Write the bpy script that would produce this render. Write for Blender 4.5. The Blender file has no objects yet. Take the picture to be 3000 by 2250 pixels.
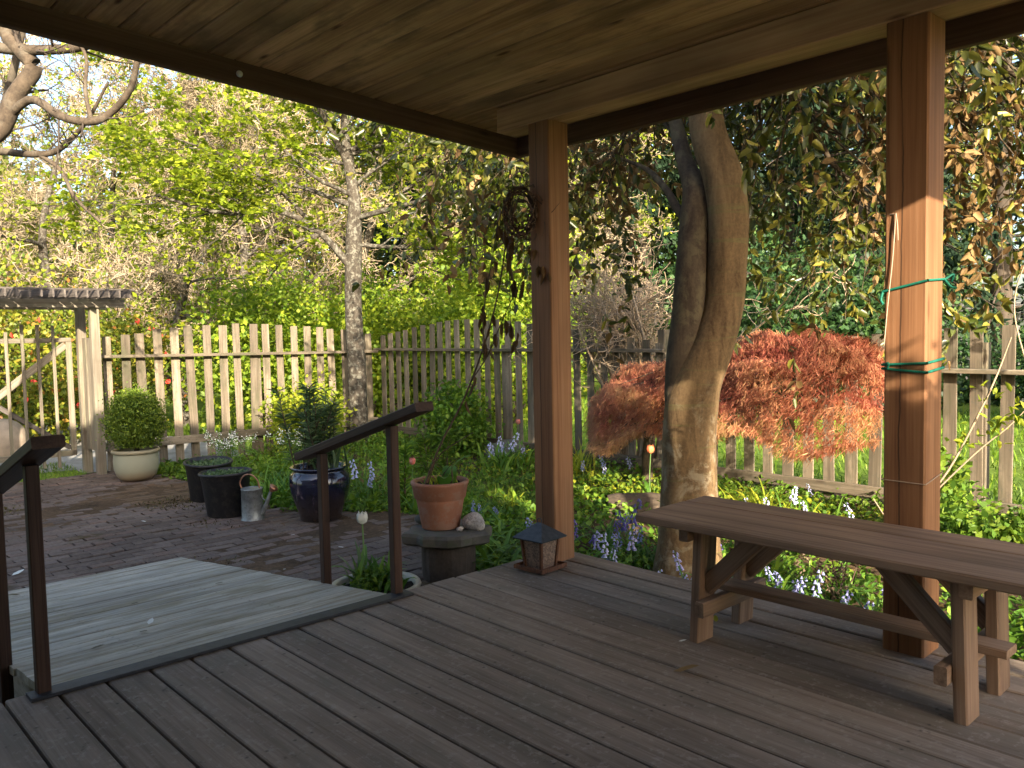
import bpy, bmesh, math, random
import numpy as np
from mathutils import Vector, Matrix

random.seed(7)
rng = np.random.default_rng(11)
C = bpy.context.scene.collection
scene = bpy.context.scene

# ---------------------------------------------------------------- camera
cam_data = bpy.data.cameras.new('camera')
cam_data.sensor_width = 36.0
cam_data.lens = 36.0 * 2428.6 / 3000.0
cam_data.clip_start = 0.05
cam_data.clip_end = 2000.0
cam = bpy.data.objects.new('camera', cam_data)
RX = (0.6796492, 0.7332363, -0.0210098)
UP = (-0.0310543, 0.0573771, 0.9978695)
FW = (-0.7328796, 0.6775488, -0.0617665)
CAM = Vector((0.0, 0.0, 1.12))
cam.matrix_world = Matrix(((RX[0], UP[0], -FW[0], CAM.x), (RX[1], UP[1], -FW[1], CAM.y),
                           (RX[2], UP[2], -FW[2], CAM.z), (0, 0, 0, 1)))
C.objects.link(cam)
scene.camera = cam

# ---------------------------------------------------------------- sky and sun
SUN_ELEV = math.radians(20.5)
SUN_DIR = Vector((0.903, -0.43, 0)).normalized()          # horizontal direction towards the sun
world = bpy.data.worlds.new('World')
scene.world = world
world.use_nodes = True
wn = world.node_tree
wn.nodes.clear()
sky = wn.nodes.new('ShaderNodeTexSky')
sky.sky_type = 'NISHITA'
sky.sun_disc = False
sky.sun_elevation = SUN_ELEV
# Blender's sky rotation is measured clockwise from +Y seen from above
sky.sun_rotation = math.atan2(SUN_DIR.x, SUN_DIR.y)
sky.air_density = 0.9
sky.dust_density = 3.2
sky.ozone_density = 1.0
bg = wn.nodes.new('ShaderNodeBackground')
bg.inputs['Strength'].default_value = 0.1
wo = wn.nodes.new('ShaderNodeOutputWorld')
wn.links.new(sky.outputs['Color'], bg.inputs['Color'])
wn.links.new(bg.outputs['Background'], wo.inputs['Surface'])

sd = bpy.data.lights.new('sun', 'SUN')
sd.energy = 3.15
sd.angle = math.radians(0.5)
sd.color = (1.0, 0.87, 0.68)
sun = bpy.data.objects.new('sun', sd)
to_sun = Vector((SUN_DIR.x * math.cos(SUN_ELEV), SUN_DIR.y * math.cos(SUN_ELEV), math.sin(SUN_ELEV)))
sun.rotation_euler = to_sun.to_track_quat('Z', 'Y').to_euler()
sun.location = (30, -20, 25)
C.objects.link(sun)

scene.view_settings.view_transform = 'Standard'
scene.view_settings.look = 'None'
scene.view_settings.gamma = 1.0
scene.view_settings.exposure = 2.35
scene.view_settings.use_curve_mapping = False
try:
    scene.cycles.max_bounces = 10
    scene.cycles.diffuse_bounces = 5
    scene.cycles.transmission_bounces = 6
    scene.cycles.sample_clamp_indirect = 6.0
except Exception:
    pass

# ---------------------------------------------------------------- materials
class NT:
    """tiny helper to write node trees"""
    def __init__(self, name):
        self.m = bpy.data.materials.new(name)
        self.m.use_nodes = True
        self.t = self.m.node_tree
        self.t.nodes.clear()
        self.out = self.t.nodes.new('ShaderNodeOutputMaterial')
    def n(self, typ, props=None, **ins):
        nd = self.t.nodes.new(typ)
        for k, v in (props or {}).items():
            setattr(nd, k, v)
        for k, v in ins.items():
            self.set(nd, k, v)
        return nd
    def set(self, nd, k, v):
        key = k
        if isinstance(k, str):
            if k[0] == 'i' and k[1:].isdigit():
                key = int(k[1:])
            else:
                key = k.replace('_', ' ')
        s = nd.inputs[key]
        if isinstance(v, bpy.types.NodeSocket):
            self.t.links.new(v, s)
        elif isinstance(v, bpy.types.Node):
            self.t.links.new(v.outputs[0], s)
        else:
            s.default_value = v
    def math(self, op, a, b=None, c=None, clamp=False):
        nd = self.t.nodes.new('ShaderNodeMath')
        nd.operation = op
        nd.use_clamp = clamp
        for i, v in enumerate((a, b, c)):
            if v is not None:
                self.set(nd, 'i%d' % i, v)
        return nd.outputs[0]
    def vmath(self, op, a, b):
        nd = self.t.nodes.new('ShaderNodeVectorMath')
        nd.operation = op
        self.set(nd, 'i0', a)
        self.set(nd, 'i1', b)
        return nd.outputs[0]
    def ramp(self, fac, stops, interp='LINEAR'):
        nd = self.t.nodes.new('ShaderNodeValToRGB')
        cr = nd.color_ramp
        cr.interpolation = interp
        while len(cr.elements) > 1:
            cr.elements.remove(cr.elements[-1])
        cr.elements[0].position = stops[0][0]
        cr.elements[0].color = self.col(stops[0][1])
        for p, c in stops[1:]:
            e = cr.elements.new(p)
            e.color = self.col(c)
        self.set(nd, 'i0', fac)
        return nd.outputs[0]
    @staticmethod
    def col(c):
        if isinstance(c, (int, float)):
            return (c, c, c, 1)
        return (c[0], c[1], c[2], 1)
    def mix(self, fac, a, b, blend='MIX'):
        nd = self.t.nodes.new('ShaderNodeMix')
        nd.data_type = 'RGBA'
        nd.blend_type = blend
        self.set(nd, 'i0', fac)
        for i, v in ((6, a), (7, b)):
            if isinstance(v, tuple):
                v = self.col(v)
            self.set(nd, 'i%d' % i, v)
        return nd.outputs[2]
    def noise(self, vec, scale, detail=4.0, rough=0.55, dist=0.0, w=None):
        nd = self.t.nodes.new('ShaderNodeTexNoise')
        if w is not None:
            nd.noise_dimensions = '4D'
            self.set(nd, 'W', w)
        if vec is not None:
            self.set(nd, 'Vector', vec)
        nd.inputs['Scale'].default_value = scale
        nd.inputs['Detail'].default_value = detail
        nd.inputs['Roughness'].default_value = rough
        nd.inputs['Distortion'].default_value = dist
        return nd.outputs[0]
    def scale(self, vec, s):
        nd = self.t.nodes.new('ShaderNodeMapping')
        nd.vector_type = 'POINT'
        self.set(nd, 'Vector', vec)
        nd.inputs['Scale'].default_value = s
        return nd.outputs[0]
    def bump(self, height, strength, distance=0.01):
        nd = self.t.nodes.new('ShaderNodeBump')
        nd.inputs['Strength'].default_value = strength
        nd.inputs['Distance'].default_value = distance
        self.set(nd, 'Height', height)
        return nd.outputs[0]
    def surf(self, sh):
        self.t.links.new(sh, self.out.inputs['Surface'])
    def bsdf(self, color, rough=0.7, normal=None, spec=0.3, **kw):
        nd = self.t.nodes.new('ShaderNodeBsdfPrincipled')
        if isinstance(color, tuple):
            color = self.col(color)
        self.set(nd, 'Base Color', color)
        self.set(nd, 'Roughness', rough)
        nd.inputs['Specular IOR Level'].default_value = spec
        for k, v in kw.items():
            self.set(nd, k, v)
        if normal is not None:
            self.set(nd, 'Normal', normal)
        return nd.outputs[0]

def wood(name, dark, mid, light, rough=0.78, grain=(0.9, 30, 30), rand=0.22, knots=0.0, bump=0.35,
         stain=None, stain_amt=0.5, lichen=None, lichen_amt=0.0, spec=0.25, blotch=0.35, warp=1.2, crack=0.0, nails=None):
    """sawn timber: grain along the piece's own x axis"""
    k = NT(name)
    tc = k.n('ShaderNodeTexCoord').outputs['Object']
    rnd = k.n('ShaderNodeObjectInfo').outputs['Random']
    off = k.n('ShaderNodeCombineXYZ', X=k.math('MULTIPLY', rnd, 61.0), Y=k.math('MULTIPLY', rnd, 23.7),
              Z=k.math('MULTIPLY', rnd, 11.3)).outputs[0]
    v = k.vmath('ADD', tc, off)
    g = k.noise(k.scale(v, grain), 1.0, 7.0, 0.62, warp)
    fine = k.noise(k.scale(v, (grain[0] * 4, grain[1] * 6, grain[2] * 6)), 1.0, 3.0, 0.6)
    gg = k.math('ADD', k.math('MULTIPLY', g, 0.66), k.math('MULTIPLY', fine, 0.34))
    c = k.ramp(gg, [(0.32, dark), (0.5, mid), (0.68, light)])
    bl = k.noise(k.scale(v, (1.6, 5, 5)), 1.0, 3.0, 0.55)
    c = k.mix(1.0, c, k.ramp(bl, [(0.3, 1 - blotch), (0.7, 1 + blotch * 0.6)]), 'MULTIPLY')
    c = k.mix(1.0, c, k.ramp(rnd, [(0.0, 1 - rand), (1.0, 1 + rand)]), 'MULTIPLY')
    if stain is not None:
        sn = k.noise(k.scale(v, (2.3, 7, 7)), 1.0, 5.0, 0.65)
        c = k.mix(k.math('MULTIPLY', k.ramp(sn, [(0.5, 0.0), (0.66, 1.0)]), stain_amt), c, stain)
    if knots > 0:
        vo = k.n('ShaderNodeTexVoronoi', Vector=k.scale(v, (1.9, 7.5, 7.5)), Scale=1.0)
        kd = k.ramp(vo.outputs['Distance'], [(0.045, 1.0), (0.11, 0.0)])
        c = k.mix(k.math('MULTIPLY', kd, knots), c, (dark[0] * 0.35, dark[1] * 0.3, dark[2] * 0.3))
    if lichen is not None:
        ln = k.noise(k.vmath('ADD', tc, off), 34.0, 5.0, 0.7)
        c = k.mix(k.math('MULTIPLY', k.ramp(ln, [(0.55, 0.0), (0.64, 1.0)]), lichen_amt), c, lichen)
    if nails is not None:
        sx = k.n('ShaderNodeSeparateXYZ', Vector=tc)
        xm = k.math('MULTIPLY', k.math('ABSOLUTE', k.math('SUBTRACT', k.math('FRACT', k.math('DIVIDE', sx.outputs[0], nails[0])), 0.5)), nails[0])
        ym = k.math('ABSOLUTE', k.math('SUBTRACT', k.math('ABSOLUTE', sx.outputs[1]), nails[1]))
        dd = k.math('SQRT', k.math('ADD', k.math('MULTIPLY', xm, xm), k.math('MULTIPLY', ym, ym)))
        c = k.mix(k.ramp(dd, [(0.0028, 0.9), (0.0048, 0.0)]), c, (0.04, 0.034, 0.03))
        sp = k.noise(v, 21.0, 6.0, 0.75)
        c = k.mix(k.ramp(sp, [(0.62, 0.0), (0.7, 0.55)]), c, (0.07, 0.055, 0.042))
    if crack > 0:
        sx = k.n('ShaderNodeSeparateXYZ', Vector=tc)
        wob = k.noise(k.scale(v, (2.2, 0.0, 0.0)), 1.0, 5.0, 0.6)
        cd = k.math('ABSOLUTE', k.math('ADD', sx.outputs[2], k.math('ADD', k.math('MULTIPLY', k.math('SUBTRACT', wob, 0.5), 0.035), 0.014)))
        gate_ = k.ramp(k.noise(k.scale(v, (0.9, 0.0, 0.0)), 1.0, 2.0, 0.5), [(0.38, 0.0), (0.46, 1.0)])
        c = k.mix(k.math('MULTIPLY', k.math('MULTIPLY', k.ramp(cd, [(0.0012, 1.0), (0.0032, 0.0)]), gate_), crack), c, (0.03, 0.017, 0.01))
    nrm = k.bump(gg, bump, 0.006)
    k.surf(k.bsdf(c, rough, nrm, spec))
    return k.m

def leafmat(name, stops, trans=0.35, rough=0.5, spec=0.3, tint=(1.0, 1.0, 0.75), patch=0.25, pscale=2.0):
    """leaf with light coming through it; the colour of each leaf comes from its own 'var' value"""
    k = NT(name)
    va = k.n('ShaderNodeAttribute', {'attribute_name': 'var'}).outputs['Fac']
    c = k.ramp(va, stops)
    pos = k.n('ShaderNodeNewGeometry').outputs['Position']
    pn = k.noise(pos, pscale, 2.0, 0.5)
    c = k.mix(1.0, c, k.ramp(pn, [(0.3, 1 - patch), (0.7, 1 + patch)]), 'MULTIPLY')
    tr = k.n('ShaderNodeBsdfTranslucent', Color=k.mix(1.0, c, tint, 'MULTIPLY')).outputs[0]
    pb = k.bsdf(c, rough, None, spec)
    ms = k.n('ShaderNodeMixShader', i0=trans, i1=pb, i2=tr).outputs[0]
    k.surf(ms)
    return k.m

def barkmat(name, dark, light, lichen=None, lichen_amt=0.5, scale=(9, 9, 2.5), lscale=7.0, bump=0.6, rough=0.9, band=None, lz=None):
    k = NT(name)
    pos = k.n('ShaderNodeTexCoord').outputs['Object']
    n1 = k.noise(k.scale(pos, scale), 1.0, 6.0, 0.65, 0.6)
    n2 = k.noise(pos, 55.0, 4.0, 0.65)
    h = k.math('ADD', k.math('MULTIPLY', n1, 0.7), k.math('MULTIPLY', n2, 0.3))
    c = k.ramp(h, [(0.34, dark), (0.66, light)])
    if band is not None:
        bn = k.noise(k.scale(pos, (2.0, 2.0, 26.0)), 1.0, 4.0, 0.6, 0.8)
        c = k.mix(k.ramp(bn, [(0.56, 0.0), (0.68, 0.55)]), c, band)
    if lichen is not None:
        l1 = k.noise(pos, lscale, 6.0, 0.68, 0.4)
        lf = k.math('MULTIPLY', k.ramp(l1, [(0.5, 0.0), (0.6, 1.0)]), lichen_amt)
        if lz is not None:      # lichen only on the lower part of the trunk
            zz = k.n('ShaderNodeSeparateXYZ', Vector=pos).outputs[2]
            lf = k.math('MULTIPLY', lf, k.n('ShaderNodeMapRange', i0=zz, i1=lz[0], i2=lz[1], i3=1.0, i4=0.0).outputs[0])
        c = k.mix(lf, c, lichen)
    k.surf(k.bsdf(c, rough, k.bump(h, bump, 0.012), 0.2))
    return k.m

def plain(name, col, rough=0.6, spec=0.3, var=0.2, scale=9.0, bump=0.15, metallic=0.0, coat=0.0, speck=None, speck_amt=0.5):
    k = NT(name)
    tc = k.n('ShaderNodeTexCoord').outputs['Object']
    n1 = k.noise(tc, scale, 5.0, 0.6)
    c = k.mix(1.0, k.col(col), k.ramp(n1, [(0.3, 1 - var), (0.7, 1 + var)]), 'MULTIPLY')
    if speck is not None:
        n2 = k.noise(tc, scale * 2.3, 6.0, 0.7)
        c = k.mix(k.math('MULTIPLY', k.ramp(n2, [(0.5, 0.0), (0.6, 1.0)]), speck_amt), c, speck)
    k.surf(k.bsdf(c, rough, k.bump(n1, bump, 0.006), spec, Metallic=metallic, Coat_Weight=coat))
    return k.m

M = {}
M['deck'] = wood('deck_timber', (0.16, 0.118, 0.086), (0.255, 0.197, 0.15), (0.335, 0.268, 0.21), 0.78, (0.8, 22, 22), 0.15,
                 stain=(0.19, 0.165, 0.125), stain_amt=0.6, lichen=(0.4, 0.35, 0.3), lichen_amt=0.35, blotch=0.3, nails=(0.6, 0.042), knots=0.35)
M['ramp'] = wood('ramp_timber', (0.25, 0.21, 0.155), (0.44, 0.4, 0.325), (0.6, 0.56, 0.48), 0.72, (0.7, 16, 16), 0.14,
                 stain=(0.24, 0.2, 0.12), stain_amt=0.8, knots=0.5, blotch=0.32, lichen=(0.2, 0.19, 0.15), lichen_amt=0.3, nails=(0.6, 0.042))
M['cedar'] = wood('cedar_post', (0.18, 0.078, 0.034), (0.295, 0.14, 0.064), (0.38, 0.205, 0.105), 0.7, (0.5, 22, 22), 0.1, knots=0.5,
                  bump=0.3, blotch=0.22, crack=0.95)
M['fascia'] = wood('fascia_timber', (0.08, 0.045, 0.03), (0.14, 0.08, 0.054), (0.2, 0.125, 0.085), 0.75, (0.5, 18, 18), 0.12, knots=0.5)
M['ceiling'] = wood('ceiling_pine', (0.3, 0.16, 0.07), (0.54, 0.335, 0.165), (0.66, 0.45, 0.245), 0.65, (0.55, 16, 16), 0.24, knots=1.0,
                    blotch=0.3, stain=(0.19, 0.125, 0.065), stain_amt=0.7)
M['beam'] = wood('beam_timber', (0.36, 0.2, 0.105), (0.6, 0.37, 0.21), (0.72, 0.49, 0.29), 0.7, (0.5, 14, 14), 0.12, knots=0.8)
M['rail'] = wood('stained_rail', (0.032, 0.016, 0.01), (0.065, 0.033, 0.021), (0.11, 0.06, 0.039), 0.6, (0.9, 30, 30), 0.15)
M['bench'] = wood('bench_timber', (0.12, 0.07, 0.042), (0.26, 0.165, 0.107), (0.37, 0.252, 0.17), 0.6, (0.7, 22, 22), 0.14, knots=0.35, spec=0.35)
M['picket'] = wood('fence_timber', (0.09, 0.07, 0.047), (0.195, 0.155, 0.108), (0.3, 0.25, 0.185), 0.85, (0.9, 24, 24), 0.34, knots=0.45,
                   stain=(0.09, 0.085, 0.05), stain_amt=0.8, lichen=(0.1, 0.095, 0.075), lichen_amt=0.5)
M['arbor'] = wood('arbor_timber', (0.11, 0.088, 0.062), (0.205, 0.172, 0.127), (0.3, 0.262, 0.205), 0.85, (0.9, 24, 24), 0.12, knots=0.3,
                  stain=(0.22, 0.22, 0.14), stain_amt=0.6)
M['darkwood'] = wood('dark_slat_timber', (0.05, 0.042, 0.036), (0.1, 0.085, 0.075), (0.2, 0.17, 0.14), 0.85, (0.9, 24, 24), 0.2)
M['farfence'] = wood('far_fence_timber', (0.06, 0.06, 0.06), (0.1, 0.1, 0.1), (0.15, 0.15, 0.15), 0.9, (0.9, 10, 10), 0.2)
M['strip'] = plain('threshold_metal', (0.035, 0.035, 0.038), 0.55, 0.4, 0.35, 26.0, 0.3)
M['siding'] = plain('house_paint', (0.66, 0.61, 0.52), 0.7, 0.2, 0.1, 3.0)
M['roofing'] = plain('roof_shingle', (0.08, 0.075, 0.07), 0.9, 0.2, 0.3, 20.0, 0.4)
M['dark'] = plain('dark_soil', (0.028, 0.022, 0.017), 0.95, 0.1, 0.4, 20.0, 0.5)
M['steel'] = plain('galvanised_steel', (0.33, 0.35, 0.35), 0.48, 0.5, 0.3, 16.0, 0.1, metallic=0.75, speck=(0.2, 0.2, 0.19), speck_amt=0.6)
M['copper'] = plain('copper', (0.5, 0.24, 0.15), 0.4, 0.5, 0.25, 16.0, 0.08, metallic=0.8)
M['nursery'] = plain('black_plastic', (0.02, 0.02, 0.022), 0.5, 0.4, 0.35, 9.0, 0.08, speck=(0.065, 0.058, 0.048), speck_amt=0.55)
M['terracotta'] = plain('terracotta', (0.4, 0.175, 0.105), 0.82, 0.2, 0.22, 6.0, 0.15, speck=(0.42, 0.27, 0.2), speck_amt=0.55)
M['bowl'] = plain('bowl_glaze', (0.43, 0.41, 0.33), 0.35, 0.5, 0.18, 9.0, 0.05, speck=(0.3, 0.26, 0.18), speck_amt=0.4)
M['stone'] = plain('grey_stone', (0.13, 0.118, 0.1), 0.9, 0.2, 0.3, 9.0, 0.6, speck=(0.1, 0.12, 0.07), speck_amt=0.5)
M['whitestone'] = plain('white_stone', (0.55, 0.48, 0.42), 0.9, 0.2, 0.3, 26.0, 0.7, speck=(0.27, 0.22, 0.19), speck_amt=0.8)
M['boulder'] = plain('beige_boulder', (0.32, 0.26, 0.2), 0.9, 0.2, 0.2, 8.0, 0.3)
M['twine'] = plain('green_twine', (0.012, 0.16, 0.105), 0.55, 0.3, 0.2, 60.0)
M['string'] = plain('natural_string', (0.45, 0.34, 0.25), 0.8, 0.2, 0.2, 60.0)
M['feeder_roof'] = plain('feeder_roof_metal', (0.05, 0.056, 0.062), 0.5, 0.45, 0.35, 40.0, 0.3, metallic=0.4)
M['rust'] = plain('rusty_metal', (0.19, 0.085, 0.045), 0.7, 0.35, 0.35, 30.0, 0.3, metallic=0.3, speck=(0.07, 0.04, 0.03), speck_amt=0.7)
M['seed'] = plain('feeder_glass', (0.3, 0.2, 0.14), 0.35, 0.5, 0.5, 60.0, 0.5, speck=(0.06, 0.04, 0.03), speck_amt=0.9)
M['petal_white'] = plain('white_petal', (0.78, 0.78, 0.7), 0.5, 0.3, 0.08, 10.0)
M['petal_pink'] = plain('pink_petal', (0.72, 0.2, 0.16), 0.5, 0.3, 0.25, 14.0, speck=(0.8, 0.5, 0.42), speck_amt=0.5)
M['petal_orange'] = plain('orange_petal', (0.75, 0.22, 0.09), 0.5, 0.3, 0.2, 14.0)
M['petal_red'] = plain('red_petal', (0.7, 0.07, 0.045), 0.5, 0.3, 0.25, 10.0)
M['bluebell'] = plain('bluebell_petal', (0.3, 0.31, 0.58), 0.55, 0.3, 0.25, 30.0)
M['violet'] = plain('violet_petal', (0.13, 0.1, 0.33), 0.55, 0.3, 0.25, 30.0)
M['paleblue'] = plain('pale_blue_petal', (0.5, 0.5, 0.75), 0.55, 0.3, 0.15, 30.0)
M['stem'] = plain('green_stem', (0.14, 0.25, 0.07), 0.6, 0.3, 0.2, 20.0)
M['brownstem'] = plain('brown_stem', (0.09, 0.06, 0.04), 0.8, 0.2, 0.3, 20.0)
M['vine'] = plain('dry_vine', (0.1, 0.065, 0.045), 0.85, 0.2, 0.35, 30.0, 0.3)
M['whitedot'] = plain('white_dot', (0.85, 0.87, 0.85), 0.25, 0.5, 0.03, 5.0)

def glaze_mat():
    k = NT('blue_glaze')
    tc = k.n('ShaderNodeTexCoord').outputs['Object']
    streak = k.noise(k.scale(tc, (26, 26, 2.2)), 1.0, 5.0, 0.6, 0.5)
    z = k.n('ShaderNodeSeparateXYZ', Vector=tc).outputs[2]
    c = k.ramp(streak, [(0.36, (0.005, 0.006, 0.018)), (0.55, (0.009, 0.011, 0.035)), (0.63, (0.05, 0.035, 0.05)), (0.74, (0.26, 0.2, 0.2))])
    low = k.ramp(k.math('ADD', z, k.math('MULTIPLY', streak, 0.16)), [(0.16, (0.03, 0.02, 0.016)), (0.33, (1, 1, 1))])
    c = k.mix(k.ramp(k.math('ADD', z, k.math('MULTIPLY', streak, 0.16)), [(0.14, 1.0), (0.32, 0.0)]), c, (0.035, 0.023, 0.02))
    k.surf(k.bsdf(c, 0.14, k.bump(streak, 0.08, 0.004), 0.6, Coat_Weight=0.6))
    return k.m
M['glaze'] = glaze_mat()

def cream_mat():
    k = NT('cream_glaze')
    tc = k.n('ShaderNodeTexCoord').outputs['Object']
    z = k.n('ShaderNodeSeparateXYZ', Vector=tc).outputs[2]
    nz = k.noise(k.scale(tc, (5, 5, 5)), 1.0, 5.0, 0.6)
    zz = k.math('ADD', z, k.math('MULTIPLY', k.math('SUBTRACT', nz, 0.5), 0.09))
    c = k.ramp(k.math('DIVIDE', zz, 0.32), [(0.0, (0.2, 0.13, 0.075)), (0.14, (0.3, 0.23, 0.14)), (0.36, (0.31, 0.3, 0.21)),
                                            (0.82, (0.33, 0.325, 0.235)), (0.93, (0.3, 0.25, 0.155))])
    k.surf(k.bsdf(c, 0.4, k.bump(nz, 0.05, 0.004), 0.45))
    return k.m
M['cream'] = cream_mat()

def brick_mat():
    k = NT('paving_brick')
    pos = k.n('ShaderNodeNewGeometry').outputs['Position']
    rnd = k.n('ShaderNodeObjectInfo').outputs['Random']
    va = k.n('ShaderNodeAttribute', {'attribute_name': 'var'}).outputs['Fac']
    rr = k.math('FRACT', k.math('ADD', rnd, k.math('MULTIPLY', va, 1.0)))
    c = k.ramp(rr, [(0.0, (0.12, 0.088, 0.07)), (0.4, (0.15, 0.112, 0.09)), (0.75, (0.178, 0.135, 0.11)), (1.0, (0.175, 0.118, 0.092))])
    n1 = k.noise(pos, 38.0, 5.0, 0.7)
    n0 = k.noise(pos, 1.3, 3.0, 0.5)
    c = k.mix(1.0, c, k.ramp(n1, [(0.3, 0.7), (0.7, 1.25)]), 'MULTIPLY')
    c = k.mix(1.0, c, k.ramp(n0, [(0.3, 0.75), (0.7, 1.2)]), 'MULTIPLY')
    ms = k.noise(pos, 2.2, 7.0, 0.72, 0.3)
    c = k.mix(k.ramp(ms, [(0.585, 0.0), (0.65, 0.85)]), c, (0.075, 0.055, 0.022))
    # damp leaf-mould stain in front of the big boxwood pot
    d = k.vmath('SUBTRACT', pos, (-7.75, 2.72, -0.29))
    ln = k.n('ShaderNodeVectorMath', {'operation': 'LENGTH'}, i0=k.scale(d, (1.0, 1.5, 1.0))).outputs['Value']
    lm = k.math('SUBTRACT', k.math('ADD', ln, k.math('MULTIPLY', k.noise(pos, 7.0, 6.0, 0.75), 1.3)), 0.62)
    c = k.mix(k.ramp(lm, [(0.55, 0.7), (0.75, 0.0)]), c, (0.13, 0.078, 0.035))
    k.surf(k.bsdf(c, 0.88, k.bump(n1, 0.5, 0.006), 0.2))
    return k.m
M['brick'] = brick_mat()

def ground_mat(name, a, b, c3, scale=1.4):
    k = NT(name)
    pos = k.n('ShaderNodeNewGeometry').outputs['Position']
    n0 = k.noise(pos, scale, 6.0, 0.65)
    n1 = k.noise(pos, scale * 14, 5.0, 0.7)
    c = k.ramp(k.math('ADD', k.math('MULTIPLY', n0, 0.6), k.math('MULTIPLY', n1, 0.4)), [(0.36, a), (0.5, b), (0.64, c3)])
    k.surf(k.bsdf(c, 0.95, k.bump(n1, 0.7, 0.02), 0.1))
    return k.m
M['lawn'] = ground_mat('lawn_grass', (0.07, 0.12, 0.02), (0.13, 0.2, 0.03), (0.2, 0.26, 0.05), 0.7)
M['soil'] = ground_mat('bed_soil', (0.05, 0.034, 0.021), (0.1, 0.066, 0.04), (0.2, 0.125, 0.075), 2.2)
M['gravel'] = ground_mat('pale_gravel', (0.26, 0.24, 0.22), (0.36, 0.345, 0.32), (0.45, 0.43, 0.4), 3.0)

# foliage
M['lf_maple'] = leafmat('bright_tree_leaf', [(0.0, (0.13, 0.21, 0.02)), (0.5, (0.3, 0.38, 0.028)), (1.0, (0.52, 0.53, 0.045))], 0.5, patch=0.2)
M['lf_bright'] = leafmat('bright_shrub_leaf', [(0.0, (0.1, 0.19, 0.02)), (0.5, (0.24, 0.34, 0.028)), (1.0, (0.46, 0.5, 0.045))], 0.48)
M['lf_hedge'] = leafmat('hedge_leaf', [(0.0, (0.06, 0.11, 0.014)), (0.5, (0.16, 0.2, 0.02)), (0.85, (0.34, 0.31, 0.035)), (1.0, (0.32, 0.13, 0.03))], 0.32)
M['lf_laurel'] = leafmat('laurel_leaf', [(0.0, (0.03, 0.048, 0.01)), (0.4, (0.085, 0.105, 0.016)), (0.7, (0.19, 0.185, 0.028)), (1.0, (0.32, 0.27, 0.05))], 0.25, 0.32, 0.5)
M['lf_brown'] = leafmat('dead_laurel_leaf', [(0.0, (0.09, 0.05, 0.02)), (0.5, (0.24, 0.15, 0.06)), (1.0, (0.46, 0.3, 0.14))], 0.3, 0.6, 0.2, (1, 0.85, 0.7))
M['lf_conifer'] = leafmat('conifer_needle', [(0.0, (0.01, 0.022, 0.012)), (0.6, (0.024, 0.05, 0.024)), (1.0, (0.055, 0.085, 0.035))], 0.12, 0.7, 0.15)
M['lf_dark'] = leafmat('dark_shrub_leaf', [(0.0, (0.012, 0.03, 0.012)), (0.6, (0.035, 0.085, 0.022)), (1.0, (0.09, 0.16, 0.035))], 0.25)
M['lf_box'] = leafmat('boxwood_leaf', [(0.0, (0.055, 0.1, 0.012)), (0.5, (0.125, 0.19, 0.02)), (1.0, (0.24, 0.3, 0.03))], 0.3)
M['lf_red'] = leafmat('laceleaf_leaf', [(0.0, (0.2, 0.045, 0.036)), (0.35, (0.37, 0.12, 0.075)), (0.7, (0.48, 0.21, 0.11)), (1.0, (0.52, 0.31, 0.14))], 0.35, 0.55, 0.25, (1, 0.75, 0.6))
M['lf_cover'] = leafmat('ground_cover_leaf', [(0.0, (0.05, 0.12, 0.015)), (0.5, (0.13, 0.25, 0.025)), (1.0, (0.28, 0.38, 0.04))], 0.4, patch=0.35, pscale=1.6)
M['lf_yellow'] = leafmat('yellow_green_cover_leaf', [(0.0, (0.14, 0.22, 0.02)), (0.6, (0.36, 0.4, 0.03)), (1.0, (0.5, 0.48, 0.05))], 0.4)
M['lf_strap'] = leafmat('strap_leaf', [(0.0, (0.045, 0.12, 0.02)), (0.5, (0.1, 0.22, 0.03)), (1.0, (0.22, 0.36, 0.05))], 0.35, 0.45)
M['lf_grey'] = leafmat('blue_green_leaf', [(0.0, (0.06, 0.11, 0.05)), (0.6, (0.14, 0.22, 0.09)), (1.0, (0.26, 0.34, 0.15))], 0.3)
M['grass'] = leafmat('grass_blade', [(0.0, (0.05, 0.12, 0.012)), (0.5, (0.14, 0.25, 0.02)), (1.0, (0.3, 0.38, 0.04))], 0.35, patch=0.35, pscale=0.9)
M['moss'] = leafmat('moss_tuft', [(0.0, (0.05, 0.035, 0.012)), (0.6, (0.095, 0.075, 0.02)), (1.0, (0.13, 0.115, 0.03))], 0.1)
M['lf_woods'] = leafmat('far_woods_leaf', [(0.0, (0.07, 0.1, 0.03)), (0.4, (0.18, 0.22, 0.04)), (0.7, (0.27, 0.24, 0.11)), (1.0, (0.36, 0.38, 0.06))], 0.4)
M['lf_dry'] = leafmat('dry_flower_head', [(0.0, (0.1, 0.07, 0.045)), (1.0, (0.3, 0.22, 0.14))], 0.25)

M['bk_laurel'] = barkmat('laurel_bark', (0.075, 0.045, 0.022), (0.235, 0.152, 0.075), (0.42, 0.37, 0.26), 0.4, (14, 14, 3), 9.0, 0.55, band=(0.15, 0.14, 0.055), lz=(0.75, 1.25))
M['bk_laurel_shade'] = barkmat('laurel_bark_shaded', (0.04, 0.028, 0.02), (0.11, 0.08, 0.05), (0.2, 0.18, 0.1), 0.25, (20, 20, 3), 9.0, 0.6)  # darker copy of the laurel bark: crown shade put into the colour
M['bk_lichen'] = barkmat('lichened_bark', (0.03, 0.024, 0.018), (0.095, 0.08, 0.062), (0.24, 0.23, 0.185), 0.6, (16, 16, 5), 20.0, 0.8)
M['bk_fruit'] = barkmat('fruit_tree_bark', (0.04, 0.03, 0.022), (0.12, 0.09, 0.062), (0.2, 0.18, 0.14), 0.3, (10, 10, 10), 6.0, 0.4)
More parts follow.
